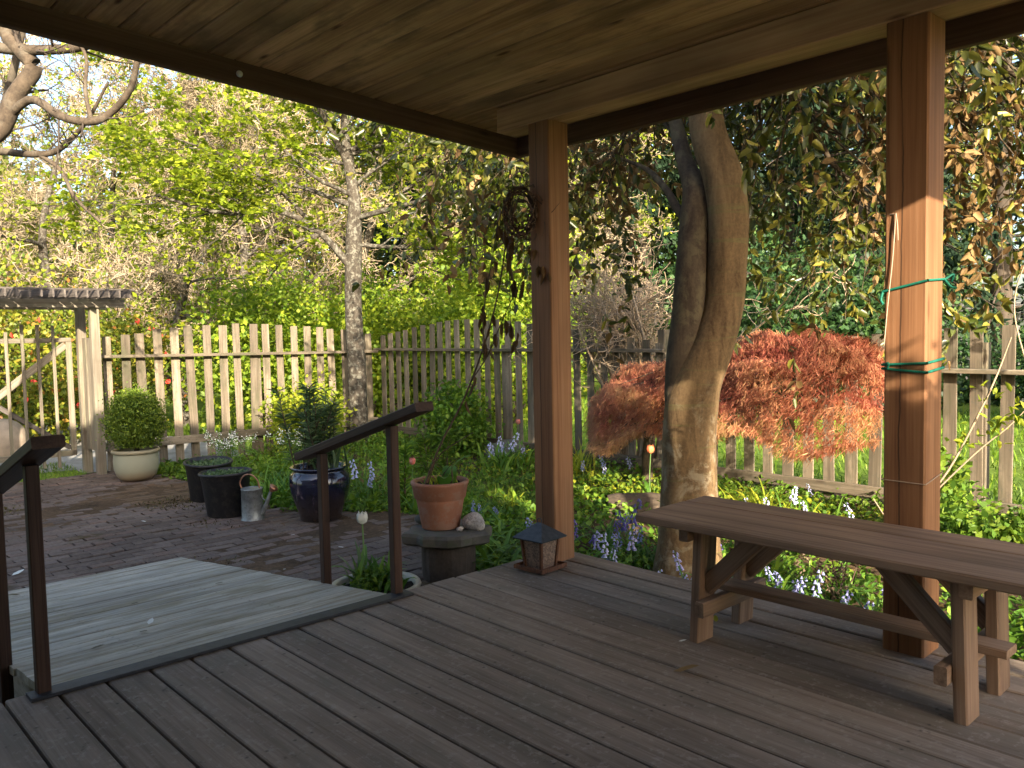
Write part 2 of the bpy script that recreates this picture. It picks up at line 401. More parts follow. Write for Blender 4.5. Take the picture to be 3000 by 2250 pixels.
M['bk_dark'] = barkmat('dark_bark', (0.035, 0.028, 0.022), (0.11, 0.085, 0.065), None, 0, (9, 9, 3), 8.0, 0.5)
M['twig_lichen'] = plain('lichened_twig', (0.33, 0.265, 0.18), 0.9, 0.1, 0.45, 1.6, 0.0, speck=(0.15, 0.115, 0.07), speck_amt=0.7)
M['twig_brown'] = plain('bare_twig', (0.4, 0.3, 0.2), 0.9, 0.1, 0.4, 3.0, 0.0, speck=(0.36, 0.29, 0.22), speck_amt=0.6)
M['log'] = barkmat('weathered_log', (0.025, 0.019, 0.014), (0.13, 0.098, 0.07), (0.05, 0.04, 0.03), 0.7, (4, 26, 26), 8.0, 1.0)
M['wire'] = plain('green_wire', (0.16, 0.25, 0.24), 0.5, 0.4, 0.1, 9.0)

# ---------------------------------------------------------------- geometry helpers
def fast_mesh(name, V, F, mat=None, var=None, smooth=False):
    """V (n,3) float array, F (m,k) int array -> mesh"""
    V = np.asarray(V, dtype=np.float32)
    F = np.asarray(F, dtype=np.int32)
    me = bpy.data.meshes.new(name)
    me.vertices.add(len(V))
    me.vertices.foreach_set('co', V.ravel())
    m, k = F.shape
    me.loops.add(m * k)
    me.loops.foreach_set('vertex_index', F.ravel())
    me.polygons.add(m)
    me.polygons.foreach_set('loop_start', np.arange(0, m * k, k, dtype=np.int32))
    if smooth:
        me.polygons.foreach_set('use_smooth', np.ones(m, dtype=bool))
    if var is not None:
        at = me.attributes.new('var', 'FLOAT', 'FACE')
        at.data.foreach_set('value', np.asarray(var, dtype=np.float32))
    me.update(calc_edges=True)
    if mat is not None:
        me.materials.append(mat)
    return me

def poly_mesh(name, verts, faces, mat=None, smooth=False):
    me = bpy.data.meshes.new(name)
    me.from_pydata([tuple(v) for v in verts], [], faces)
    if smooth:
        me.polygons.foreach_set('use_smooth', np.ones(len(faces), dtype=bool))
    me.update()
    if mat is not None:
        me.materials.append(mat)
    return me

def link(name, me, parent=None, loc=(0, 0, 0), rot=(0, 0, 0)):
    o = bpy.data.objects.new(name, me)
    C.objects.link(o)
    o.location = loc
    o.rotation_euler = rot
    if parent is not None:
        o.parent = parent
    return o

def tag(o, label, cat, group=None):
    o['label'] = label
    o['category'] = cat
    if group:
        o['group'] = group
    return o

def thing(name, label, cat, loc=(0, 0, 0), rotz=0.0, group=None):
    o = bpy.data.objects.new(name, None)
    o.empty_display_size = 0.1
    C.objects.link(o)
    o.location = loc
    o.rotation_euler = (0, 0, rotz)
    return tag(o, label, cat, group)

def structure(name, me=None):
    o = bpy.data.objects.new(name, me)
    C.objects.link(o)
    o['kind'] = 'structure'
    return o

def stuff(o):
    o['kind'] = 'stuff'
    return o

def copy_tree(o, parent=None):
    c = o.copy()
    C.objects.link(c)
    c.parent = parent
    for ch in list(o.children):
        copy_tree(ch, c)
    return c

def bar(L, W, T, bev=0.004):
    """timber along x from -L/2..L/2, width W in y, thickness T in z; long edges eased"""
    b = min(bev, W * 0.3, T * 0.3)
    y, z = W / 2, T / 2
    prof = [(-y + b, -z), (y - b, -z), (y, -z + b), (y, z - b), (y - b, z), (-y + b, z), (-y, z - b), (-y, -z + b)]
    V = [(-L / 2, p[0], p[1]) for p in prof] + [(L / 2, p[0], p[1]) for p in prof]
    F = [(i, i + 8, (i + 1) % 8 + 8, (i + 1) % 8) for i in range(8)]
    F = [tuple(reversed(f)) for f in F]
    F.append(tuple(range(7, -1, -1))[::-1])
    F.append(tuple(range(8, 16))[::-1])
    return V, F

_bars = {}
def bar_mesh(L, W, T, mat, bev=0.004):
    key = (round(L, 4), round(W, 4), round(T, 4), mat.name, bev)
    if key not in _bars:
        v, f = bar(L, W, T, bev)
        me = poly_mesh('timber', v, f, mat)
        bm = bmesh.new()
        bm.from_mesh(me)
        bmesh.ops.recalc_face_normals(bm, faces=bm.faces)
        bm.to_mesh(me)
        bm.free()
        _bars[key] = me
    return _bars[key]

def beam_between(name, a, b, W, T, mat, parent=None, up=(0, 0, 1), bev=0.004):
    """timber from a to b: W is the size across (horizontal), T along 'up'"""
    a, b = Vector(a), Vector(b)
    d = b - a
    L = d.length
    x = d.normalized()
    u = Vector(up)
    y = u.cross(x)
    if y.length < 1e-4:
        y = Vector((0, 1, 0))
    y.normalize()
    z = x.cross(y)
    o = bpy.data.objects.new(name, bar_mesh(L, W, T, mat, bev))
    C.objects.link(o)
    mw = Matrix(((x.x, y.x, z.x, 0), (x.y, y.y, z.y, 0), (x.z, y.z, z.z, 0), (0, 0, 0, 1)))
    mw.translation = (a + b) / 2
    o.matrix_world = mw
    if parent is not None:
        o.parent = parent
        o.matrix_parent_inverse = Matrix.Translation(-Vector(parent.location)) if parent.rotation_euler[2] == 0 else \
            (Matrix.Translation(parent.location) @ Matrix.Rotation(parent.rotation_euler[2], 4, 'Z')).inverted()
    return o

def post_between(name, x, y, z0, z1, W, D, mat, parent=None, bev=0.006):
    return beam_between(name, (x, y, z0), (x, y, z1), D, W, mat, parent, up=(1, 0, 0), bev=bev)

def lathe(profile, seg=40, cap_bottom=True, wob=0.0):
    V, F = [], []
    n = len(profile)
    for i, (r, z) in enumerate(profile):
        for s in range(seg):
            a = 2 * math.pi * s / seg
            V.append((r * math.cos(a), r * math.sin(a), z))
    for i in range(n - 1):
        for s in range(seg):
            t = (s + 1) % seg
            F.append((i * seg + s, i * seg + t, (i + 1) * seg + t, (i + 1) * seg + s))
    if cap_bottom:
        F.append(tuple(range(seg))[::-1])
    return V, F

def disc(r, z, seg=32, bumps=0.0):
    V = [(0, 0, z)]
    F = []
    for i, rr in enumerate((r * 0.5, r)):
        for s in range(seg):
            a = 2 * math.pi * s / seg
            V.append((rr * math.cos(a), rr * math.sin(a), z + (random.uniform(-bumps, bumps) if bumps else 0)))
    for s in range(seg):
        t = (s + 1) % seg
        F.append((0, 1 + s, 1 + t))
        F.append((1 + s, 1 + seg + s, 1 + seg + t, 1 + t))
    return V, F

def tubes(P, R, s=5, closed_tip=True):
    """P (B,n,3) polylines, R (B,n) radii -> V, F quads"""
    P = np.asarray(P, float)
    R = np.asarray(R, float)
    B, n, _ = P.shape
    T = np.gradient(P, axis=1)
    T /= np.linalg.norm(T, axis=2, keepdims=True) + 1e-9
    ref = np.where(np.abs(T[:, :1, 2:3]) > 0.9, np.array([1.0, 0, 0]), np.array([0, 0, 1.0]))
    U = np.cross(np.broadcast_to(ref, T.shape), T)
    U /= np.linalg.norm(U, axis=2, keepdims=True) + 1e-9
    W = np.cross(T, U)
    a = np.arange(s) * 2 * math.pi / s
    ring = (U[:, :, None, :] * np.cos(a)[None, None, :, None] + W[:, :, None, :] * np.sin(a)[None, None, :, None])
    V = P[:, :, None, :] + ring * R[:, :, None, None]
    V = V.reshape(-1, 3)
    b = np.arange(B)[:, None, None] * (n * s)
    i = np.arange(n - 1)[None, :, None] * s
    j = np.arange(s)[None, None, :]
    j2 = (j + 1) % s
    F = np.stack(np.broadcast_arrays(b + i + j, b + i + j2, b + i + s + j2, b + i + s + j), axis=-1).reshape(-1, 4)
    return V, F

def join_vf(parts):
    Vs, Fs, off = [], [], 0
    for V, F in parts:
        Vs.append(np.asarray(V, float))
        Fs.append(np.asarray(F) + off)
        off += len(V)
    return np.concatenate(Vs), np.concatenate(Fs)

def smooth_path(pts, n):
    """resample a control polyline with a Catmull-Rom curve"""
    pts = np.asarray(pts, float)
    P = np.vstack([2 * pts[0] - pts[1], pts, 2 * pts[-1] - pts[-2]])
    m = len(pts) - 1
    out = []
    for u in np.linspace(0, m, n):
        i = min(int(u), m - 1)
        t = u - i
        p0, p1, p2, p3 = P[i], P[i + 1], P[i + 2], P[i + 3]
        out.append(0.5 * ((2 * p1) + (-p0 + p2) * t + (2 * p0 - 5 * p1 + 4 * p2 - p3) * t * t + (-p0 + 3 * p1 - 3 * p2 + p3) * t ** 3))
    return np.array(out)

def pipe(pts, radii, n=None, s=8, wob=0.0):
    pts = np.asarray(pts, float)
    n = n or len(pts) * 4
    P = smooth_path(pts, n)
    r = np.interp(np.linspace(0, 1, n), np.linspace(0, 1, len(radii)), radii)
    if wob:
        r = r * (1 + wob * rng.standard_normal(n))
    return tubes(P[None], r[None], s)

def cluster_mesh(name, parts, mat, smooth=True, var=None):
    V, F = join_vf(parts)
    return fast_mesh(name, V, F, mat, var, smooth)

# ---- leaves
def leaf_arrays(P, D, N, L, W, fold=0.18, droop=0.12, var=None, lobes=False):
    """oval leaf of six points: two faces folded along the midrib"""
    P, D, N = (np.asarray(a, float) for a in (P, D, N))
    D = D / (np.linalg.norm(D, axis=1, keepdims=True) + 1e-9)
    S = np.cross(D, N)
    S /= np.linalg.norm(S, axis=1, keepdims=True) + 1e-9
    N = np.cross(S, D)
    L = np.broadcast_to(np.asarray(L, float), (len(P),))[:, None]
    W = np.broadcast_to(np.asarray(W, float), (len(P),))[:, None]
    base = P
    tip = P + D * L - N * L * droop
    r1 = P + D * L * 0.3 + S * W * 0.48 + N * W * fold
    r2 = P + D * L * 0.68 + S * W * 0.4 + N * W * fold - N * L * droop * 0.45
    l1 = P + D * L * 0.3 - S * W * 0.48 + N * W * fold
    l2 = P + D * L * 0.68 - S * W * 0.4 + N * W * fold - N * L * droop * 0.45
    V = np.stack([base, r1, r2, tip, l2, l1], axis=1).reshape(-1, 3)
    b = np.arange(len(P))[:, None] * 6
    F = np.concatenate([b + np.array([0, 1, 2, 3]), b + np.array([0, 3, 4, 5])], axis=1).reshape(-1, 4)
    v = None if var is None else np.repeat(np.asarray(var), 2)
    return V, F, v

def leaf_simple(P, D, N, L, W, var=None):
    """one four-sided leaf per point, for far foliage"""
    P, D, N = (np.asarray(a, float) for a in (P, D, N))
    D = D / (np.linalg.norm(D, axis=1, keepdims=True) + 1e-9)
    S = np.cross(D, N)
    S /= np.linalg.norm(S, axis=1, keepdims=True) + 1e-9
    N = np.cross(S, D)
    L = np.broadcast_to(np.asarray(L, float), (len(P),))[:, None]
    W = np.broadcast_to(np.asarray(W, float), (len(P),))[:, None]
    V = np.stack([P, P + D * L * 0.45 + S * W * 0.5, P + D * L - N * L * 0.1, P + D * L * 0.45 - S * W * 0.5 + N * W * 0.2], axis=1).reshape(-1, 3)
    F = np.arange(len(P) * 4).reshape(-1, 4)
    return V, F, var

def rdir(n, up=0.0, r=None):
    r = r or rng
    d = r.standard_normal((n, 3))
    d /= np.linalg.norm(d, axis=1, keepdims=True)
    d[:, 2] += up
    return d / np.linalg.norm(d, axis=1, keepdims=True)

def kids(P, R, per, t0, t1, ang, ln, n, wander, trop, rr, rend=0.35, flat=0.0, r=None):
    """child branches of the polylines P with radii R: batches of equal length lists"""
    r = r or rng
    B, m, _ = P.shape
    idx = np.repeat(np.arange(B), per)
    K = len(idx)
    t = r.uniform(t0, t1, K) * (m - 1)
    i = np.minimum(t.astype(int), m - 2)
    f = (t - i)[:, None]
    p = P[idx, i] * (1 - f) + P[idx, i + 1] * f
    rad = R[idx, i] * (1 - f[:, 0]) + R[idx, i + 1] * f[:, 0]
    tan = P[idx, i + 1] - P[idx, i]
    tan /= np.linalg.norm(tan, axis=1, keepdims=True) + 1e-9
    per_v = np.cross(tan, rdir(K, 0, r))
    per_v /= np.linalg.norm(per_v, axis=1, keepdims=True) + 1e-9
    a = (np.radians(ang) * r.uniform(0.7, 1.3, K))[:, None]
    d = np.cos(a) * tan + np.sin(a) * per_v
    if flat:
        d[:, 2] *= (1 - flat)
    d /= np.linalg.norm(d, axis=1, keepdims=True) + 1e-9
    L = ln * r.uniform(0.6, 1.25, K)
    step = (L / (n - 1))[:, None]
    out = np.empty((K, n, 3))
    out[:, 0] = p
    tr = np.asarray(trop, float)
    for q in range(1, n):
        d = d + wander * r.standard_normal((K, 3)) + tr
        d /= np.linalg.norm(d, axis=1, keepdims=True) + 1e-9
        out[:, q] = out[:, q - 1] + d * step
    r0 = np.minimum(rad * 0.8, np.maximum(rad * rr, 0.002))
    RR = r0[:, None] * np.linspace(1, rend, n)[None]
    return out, RR

def along(P, k, r=None, t0=0.15):
    """k random points on each polyline, with the local direction"""
    r = r or rng
    B, m, _ = P.shape
    idx = np.repeat(np.arange(B), k)
    t = r.uniform(t0, 1.0, len(idx)) * (m - 1)
    i = np.minimum(t.astype(int), m - 2)
    f = (t - i)[:, None]
    p = P[idx, i] * (1 - f) + P[idx, i + 1] * f
    d = P[idx, i + 1] - P[idx, i]
    d /= np.linalg.norm(d, axis=1, keepdims=True) + 1e-9
    return p, d

def strap_arrays(base, az, L, W, lean, droop, n=6, var=None, r=None):
    """arching strap leaves: base (k,3); each a ribbon with a fold along its middle"""
    r = r or rng
    k = len(base)
    az = np.asarray(az)
    out = np.stack([np.cos(az), np.sin(az), np.zeros(k)], 1)
    side = np.stack([-np.sin(az), np.cos(az), np.zeros(k)], 1)
    el = np.radians(lean)
    pts = np.empty((k, n, 3))
    pts[:, 0] = base
    L = np.broadcast_to(np.asarray(L, float), (k,))
    for q in range(1, n):
        e = el - np.radians(droop) * (q / (n - 1)) ** 1.5
        pts[:, q] = pts[:, q - 1] + (out * np.cos(e)[:, None] + np.array([0, 0, 1.0]) * np.sin(e)[:, None]) * (L / (n - 1))[:, None]
    wid = np.array([0.55, 0.95, 1.0, 0.85, 0.55, 0.06]) if n == 6 else np.concatenate([np.linspace(0.6, 1, n // 2), np.linspace(1, 0.06, n - n // 2)])
    W = np.broadcast_to(np.asarray(W, float), (k,))
    hw = (W[:, None] * wid[None])[:, :, None] * 0.5
    lft = pts + side[:, None, :] * hw + np.array([0, 0, 0.25]) * hw
    rgt = pts - side[:, None, :] * hw + np.array([0, 0, 0.25]) * hw
    V = np.stack([lft, pts, rgt], axis=2).reshape(-1, 3)
    b = (np.arange(k) * n * 3)[:, None, None]
    i = (np.arange(n - 1) * 3)[None, :, None]
    q1 = np.array([0, 1, 4, 3])[None, None]
    q2 = np.array([1, 2, 5, 4])[None, None]
    F = np.concatenate([(b + i + q1).reshape(-1, 4), (b + i + q2).reshape(-1, 4)])
    if var is None:
        var = r.uniform(0, 1, k)
    vv = np.repeat(np.asarray(var), n - 1)
    return V, F, np.concatenate([vv, vv])

def foliage_obj(name, V, F, var, mat, parent=None):
    return link(name, fast_mesh(name, V, F, mat, var), parent)

def local(o, V):
    """world vertices -> the frame of an un-rotated parent"""
    return np.asarray(V, float) - np.array(o.location)

# ---------------------------------------------------------------- ground
def sheet(name, poly, z, mat, step=None, amp=0.0):
    me = poly_mesh(name, [(x, y, z) for x, y in poly], [tuple(range(len(poly)))], mat)
    return structure(name, me)

def grid_sheet(name, x0, x1, y0, y1, nx, ny, zf, mat):
    xs, ys = np.linspace(x0, x1, nx), np.linspace(y0, y1, ny)
    X, Y = np.meshgrid(xs, ys, indexing='ij')
    Z = zf(X, Y)
    V = np.stack([X, Y, Z], -1).reshape(-1, 3)
    i = np.arange(nx - 1)[:, None] * ny
    j = np.arange(ny - 1)[None]
    F = np.stack([i + j, i + ny + j, i + ny + j + 1, i + j + 1], -1).reshape(-1, 4)
    return structure(name, fast_mesh(name, V, F, mat, None, True))

ZG = -0.29            # patio level, deck is 0
def wav(X, Y, a=0.02):
    return a * (np.sin(X * 1.7 + 0.6 * Y) + np.sin(Y * 2.3 - X * 0.9) + 0.7 * np.sin(3.1 * X + 2.2 * Y))

structure('lawn', poly_mesh('lawn', [(-400, -400, -0.37), (400, -400, -0.37), (400, 400, -0.37), (-400, 400, -0.37)], [(0, 1, 2, 3)], M['lawn']))
def bed_z(X, Y):
    z = -0.315 + wav(X, Y, 0.012) + 0.05 * np.clip((Y - 4.2) / 2.0, 0, 1)
    edge = np.clip((Y - 2.9) / 0.4, 0, 1)
    return z * 1.0 - 0.03 * (1 - edge)
grid_sheet('garden_bed', -9.75, 6.0, 2.2, 6.75, 160, 50, bed_z, M['soil'])
def path_z(X, Y):
    return -0.318 + wav(X, Y, 0.008)
grid_sheet('gravel_path', -16.0, -9.78, -0.5, 4.6, 40, 34, path_z, M['gravel'])
sheet('grass_verge', [(-10.6, 0.2), (-9.5, 0.2), (-9.5, 2.62), (-10.0, 2.62)], -0.296, M['lawn'])

# ---------------------------------------------------------------- brick patio
patio = structure('patio')
structure_bed = link('bedding', poly_mesh('bedding', [(-9.6, -3, -0.2965), (-2.96, -3, -0.2965), (-2.96, 2.9, -0.2965), (-3.9, 3.2, -0.2965), (-4.6, 3.75, -0.2965),
                     (-5.45, 3.85, -0.2965), (-5.9, 3.4, -0.2965), (-6.4, 3.1, -0.2965), (-7.75, 3.2, -0.2965), (-9.6, 3.0, -0.2965)], [tuple(range(10))], M['soil']), patio)
def patio_edge(x):
    return float(np.interp(x, [-9.55, -8.6, -7.75, -6.3, -5.8, -5.4, -4.7, -3.9, -3.0], [2.85, 3.08, 3.15, 3.02, 3.35, 3.7, 3.55, 3.05, 2.7]))
bl, bw, bt = 0.2, 0.1, 0.06
brick_meshes = []
for q in range(6):
    rr_ = random.Random(q)
    v, f = bar(bl - 0.006, bw - 0.006, bt, 0.006)
    v = [(x + rr_.uniform(-.003, .003), y + rr_.uniform(-.003, .003), z + rr_.uniform(-.002, .002)) for x, y, z in v]
    # round the two ends as well
    v = [(x * (0.985 if abs(z) > bt * 0.45 else 1.0), y, z) for x, y, z in v]
    brick_meshes.append(poly_mesh('brick', v, f, M['brick']))
cells = []
x = -9.5
row = 0
while x < -2.98:
    ph = (row % 2) * 0.1
    y = -2.0 + ph
    while y < patio_edge(x):
        cx, cy = x + bw / 2, y + bl / 2
        if not (cx > -5.33 and 0.64 < cy < 2.02):
            cells.append((cx, cy))
        y += bl
    x += bw
    row += 1
def cam_uvz(p):
    d = Vector(p) - CAM
    zc = d.dot(Vector(FW))
    if zc < 0.1:
        return None
    return (d.dot(Vector(RX)) / zc, d.dot(Vector(UP)) / zc, zc)
seen, rest = [], []
for c in cells:
    q = cam_uvz((c[0], c[1], ZG))
    if q and -0.63 < q[0] < 0.63 and -0.48 < q[1] < 0.48:
        seen.append((q[2], c))
    else:
        rest.append(c)
seen.sort()
def brick_pose(c):
    rz = math.pi / 2 + random.gauss(0, 0.03)
    return (c[0] + random.gauss(0, .003), c[1] + random.gauss(0, .004), ZG - bt / 2 + random.gauss(0, 0.0025) + 0.008 * math.sin(c[0] * 2.1 + c[1])), \
           (random.gauss(0, .012), random.gauss(0, .012), rz)
for zc, c in seen[:300]:
    l, r_ = brick_pose(c)
    link('brick', random.choice(brick_meshes), patio, l, r_)
VB, FB, vb = [], [], []
rest_all = [c for _, c in seen[300:]] + [c for c in rest if c[1] > -1.2]
off = 0
Vs, Fs, vs = [], [], []
for c in rest_all:
    l, r_ = brick_pose(c)
    v, f = bar(bl - 0.006, bw - 0.006, bt, 0.006)
    top = [p for p in v]
    ca, sa = math.cos(r_[2]), math.sin(r_[2])
    for px, py, pz in top:
        Vs.append((l[0] + ca * px - sa * py, l[1] + sa * px + ca * py, l[2] + pz + r_[0] * py * 1.5 + r_[1] * px))
    for ff in f[:8]:
        Fs.append(tuple(i + off for i in ff))
    off += 16
    vs += [random.random()] * 8
me = fast_mesh('far_bricks', np.array(Vs), np.array(Fs), M['brick'], vs)
stuff(link('far_bricks', me, patio))

# ---------------------------------------------------------------- deck
deck = structure('deck')
pitch = 0.1395
XL, XR = -2.955, 3.0
for kk in range(-14, 18):
    y0 = 0.535 + pitch * kk
    me = bar_mesh(XR - XL, pitch - 0.0085, 0.036, M['deck'], 0.004)
    link('deck_board', me, deck, ((XL + XR) / 2 + random.uniform(-.004, .004), y0 + pitch / 2, -0.018 + random.gauss(0, .0008)), (random.gauss(0, .004), 0, 0))
link('rim_joist', bar_mesh(XR - XL - 0.04, 0.04, 0.2, M['fascia']), deck, ((XL + XR) / 2, 2.985, -0.137))
link('rim_joist', bar_mesh(4.4, 0.04, 0.2, M['fascia']), deck, (-2.92, 0.75, -0.137), (0, 0, math.pi / 2))
for xx in (-2.3, -1.7, -1.1, -0.5, 0.1, 0.7):
    link('joist', bar_mesh(4.3, 0.04, 0.15, M['fascia']), deck, (xx, 0.8, -0.113), (0, 0, math.pi / 2))
link('threshold_strip', bar_mesh(1.46, 0.075, 0.012, M['strip'], 0.003), deck, (-2.912, 1.325, 0.0063), (0, 0, math.pi / 2))

# ---------------------------------------------------------------- ramp down to the patio
ramp = thing('ramp', 'pale weathered board ramp sloping from the deck down to the brick patio', 'ramp', (-2.962, 1.325, -0.004))
slope = math.atan2(0.283, 2.385)
RL = 2.40
nb = 17
bwid = RL / nb
for i in range(nb):
    s_ = (i + 0.5) * bwid
    o = link('ramp_board', bar_mesh(1.345, bwid - 0.005, 0.03, M['ramp'], 0.004), ramp,
             (-s_ * math.cos(slope), random.uniform(-.004, .004), -s_ * math.sin(slope) - 0.012 + random.gauss(0, .001)))
    o.rotation_euler = (-slope + random.gauss(0, .004), 0, math.pi / 2)
    o.rotation_euler = (Matrix.Rotation(-slope, 3, 'Y') @ Matrix.Rotation(math.pi / 2, 3, 'Z')).to_euler()
for yy in (-0.6, 0.0, 0.6):
    v = [(-0.02, yy - .02, -0.035), (-RL * math.cos(slope) + .12, yy - .02, -RL * math.sin(slope) - 0.018), (-RL * math.cos(slope) + .12, yy - .02, -0.31), (-0.02, yy - .02, -0.31)]
    v += [(a, b + .04, c) for a, b, c in v]
    link('stringer', poly_mesh('stringer', v, [(0, 1, 2, 3), (7, 6, 5, 4), (0, 4, 5, 1), (1, 5, 6, 2), (2, 6, 7, 3), (3, 7, 4, 0)], M['ramp']), ramp)

# ---------------------------------------------------------------- handrails
def handrail(label, y, up_x, lo_x):
    t = thing('handrail', label, 'handrail', (up_x, y, 0), 0, 'handrails beside the ramp')
    def rz(x): return 0.848 - (-2.70 - x) * 0.295
    pw = 0.04
    for x0, z0 in ((up_x, -0.004), (lo_x, -0.29)):
        post_between('post', x0, y, z0, rz(x0) - 0.045, pw, pw, M['rail'], t, 0.003)
    a, b = Vector((-2.70, y, rz(-2.70) - 0.019)), Vector((-3.72, y, rz(-3.72) - 0.019))
    beam_between('rail_cap', a, b, 0.09, 0.038, M['rail'], t)
    a2, b2 = Vector((-2.93, y, rz(-2.93) - 0.083)), Vector((-3.56, y, rz(-3.56) - 0.083))
    return t
handrail('dark brown handrail on the far side of the ramp by the shallow bowl', 2.01, -2.935, -3.53)
handrail('dark brown handrail on the near side of the ramp, cut by the picture edge', 0.64, -2.925, -3.47)

# ---------------------------------------------------------------- covered porch
porch = thing('porch', 'covered porch roof of knotty boards on reddish cedar posts above the deck', 'porch', (-1.0, 2.83, 0))
PM = 0.0587
def ceil_z(y): return 2.364 - PM * (y - 0.749)
Y0, Y1, XF, XRR = -1.58, 3.28, -3.46, 0.47
sl = math.atan(PM)
post_between('post', -2.845, 2.90, 0.0, 2.117, 0.138, 0.138, M['cedar'], porch)
post_between('post', -1.14, 2.91, 0.0, 2.117, 0.138, 0.138, M['cedar'], porch)
post_between('post', 0.30, 2.91, 0.0, 2.117, 0.138, 0.138, M['cedar'], porch)
beam_between('beam', (-3.13, 2.897, 2.179), (0.44, 2.897, 2.179), 0.136, 0.122, M['beam'], porch)
cb = 0.118
ncb = int((Y1 - Y0) / cb)
for i in range(ncb):
    yc = Y0 + (i + 0.5) * (Y1 - Y0) / ncb
    o = link('ceiling_board', bar_mesh(XRR - XF, (Y1 - Y0) / ncb - 0.003, 0.02, M['ceiling'], 0.005), porch,
             ((XF + XRR) / 2 + 1.0, yc - 2.83, ceil_z(yc) + 0.010), (-sl, 0, 0))
# roof deck above the boards
def slab(name, x0, x1, y0, y1, zf, th, mat, parent, base):
    v = [(x0, y0, zf(y0)), (x1, y0, zf(y0)), (x1, y1, zf(y1)), (x0, y1, zf(y1))]
    v += [(a, b, c + th) for a, b, c in v]
    v = [(a - base[0], b - base[1], c - base[2]) for a, b, c in v]
    return link(name, poly_mesh(name, v, [(3, 2, 1, 0), (4, 5, 6, 7), (0, 1, 5, 4), (1, 2, 6, 5), (2, 3, 7, 6), (3, 0, 4, 7)], mat), parent)
slab('roof_deck', XF - 0.06, XRR + 0.06, Y0, Y1 + 0.06, lambda y: ceil_z(y) + 0.026, 0.05, M['roofing'], porch, porch.location)
def fz(y): return ceil_z(y) - 0.10
beam_between('fascia_board', (XF - 0.021, Y0, fz(Y0) + 0.061), (XF - 0.021, Y1 + 0.04, fz(Y1 + 0.04) + 0.061), 0.04, 0.122, M['fascia'], porch)
beam_between('fascia_board', (XRR + 0.021, Y0, fz(Y0) + 0.061), (XRR + 0.021, Y1 + 0.04, fz(Y1 + 0.04) + 0.061), 0.04, 0.122, M['fascia'], porch)
beam_between('fascia_board', (XF, Y1 + 0.021, fz(Y1) + 0.061), (XRR, Y1 + 0.021, fz(Y1) + 0.061), 0.04, 0.122, M['fascia'], porch)
V, F = lathe([(0.0001, -0.004), (0.013, -0.004), (0.015, 0.002), (0.011, 0.010), (0.0001, 0.013)], 16, False)
kn = link('white_dot', poly_mesh('white_dot', V, F, M['whitedot'], True), porch, (XF + 1.0 + 0.003, 1.635 - 2.83, fz(1.635) + 0.045), (0, math.pi / 2, 0))  # small white disc for the white dot on the fascia

# ---------------------------------------------------------------- house behind the camera (gives the porch its shade)
house = thing('house', 'painted house wall and gable that the porch is built against', 'house', (0, -1.7, -0.3))
def prism(name, poly, axis, d0, d1, mat, parent):
    """poly in the x-z plane (axis 'y') or y-z plane (axis 'x') extruded between d0 and d1"""
    b = parent.location
    n = len(poly)
    def pt(p, d): return (p[0] - b.x, d - b.y, p[1] - b.z) if axis == 'y' else (d - b.x, p[0] - b.y, p[1] - b.z)
    v = [pt(p, d0) for p in poly] + [pt(p, d1) for p in poly]
    f = [tuple(range(n)), tuple(range(2 * n - 1, n - 1, -1))] + [(i, i + n, (i + 1) % n + n, (i + 1) % n) for i in range(n)]
    me = poly_mesh(name, v, f, mat)
    bm = bmesh.new(); bm.from_mesh(me); bmesh.ops.recalc_face_normals(bm, faces=bm.faces); bm.to_mesh(me); bm.free()
    return link(name, me, parent)
prism('gable_wall', [(-6.5, -0.35), (7.0, -0.35), (7.0, 5.45), (5.5, 6.0), (-6.5, 1.75)], 'y', -1.75, -1.60, M['siding'], house)
prism('roof', [(-7.0, 1.6), (5.5, 6.02), (7.3, 5.38), (7.3, 5.52), (5.5, 6.16), (-7.0, 1.74)], 'y', -9.0, -1.58, M['roofing'], house)
prism('shade_wall', [(-1.60, -0.35), (0.95, -0.35), (0.95, 3.2), (-1.60, 3.4)], 'x', 2.3, 2.45, M['siding'], house)  # unseen wall added to keep the sun off deck and patio
prism('shade_wall_cap', [(-1.57, 3.42), (1.0, 3.2), (1.0, 3.3), (-1.57, 3.52)], 'x', 2.24, 2.6, M['roofing'], house)  # cap of the added sun-blocking wall

# ---------------------------------------------------------------- bench
bench = thing('bench', 'long brown trestle bench on the deck in front of the right porch post', 'bench', (-1.26, 2.58, 0))
bench_z = 0.452
seat_y0, seat_y1 = 2.352, 2.80
w1 = 0.305
for y0, w in ((seat_y0, w1), (seat_y0 + w1 + 0.003, seat_y1 - seat_y0 - w1 - 0.003)):
    link('seat_board', bar_mesh(1.285, w, 0.03, M['bench'], 0.005), bench, (-1.2525 + 1.26, y0 + w / 2 - 2.58, bench_z - 0.015))
for sx, xt, xb in ((-1, -1.685, -1.707), (1, -0.832, -0.818)):
    for yb in (2.485, 2.755):
        beam_between('leg', (xb, yb, 0.0), (xt, yb, bench_z - 0.031), 0.098, 0.038, M['bench'], bench, up=(1, 0, 0))
    xi = (xt + xb) / 2
    beam_between('cross_bar', (xi - sx * 0.036, 2.405, 0.135), (xi - sx * 0.036, 2.82, 0.135), 0.036, 0.055, M['bench'], bench)
    beam_between('top_cleat', (xt + sx * 0.036, 2.40, bench_z - 0.058), (xt + sx * 0.036, 2.775, bench_z - 0.058), 0.036, 0.05, M['bench'], bench)
    for yb in (2.485, 2.755):
        beam_between('brace', (xi - sx * 0.016, yb, 0.2), (xi - sx * 0.235, yb, bench_z - 0.034), 0.036, 0.062, M['bench'], bench)
beam_between('stretcher', (-1.70, 2.62, 0.176), (-0.745, 2.62, 0.176), 0.088, 0.026, M['bench'], bench)

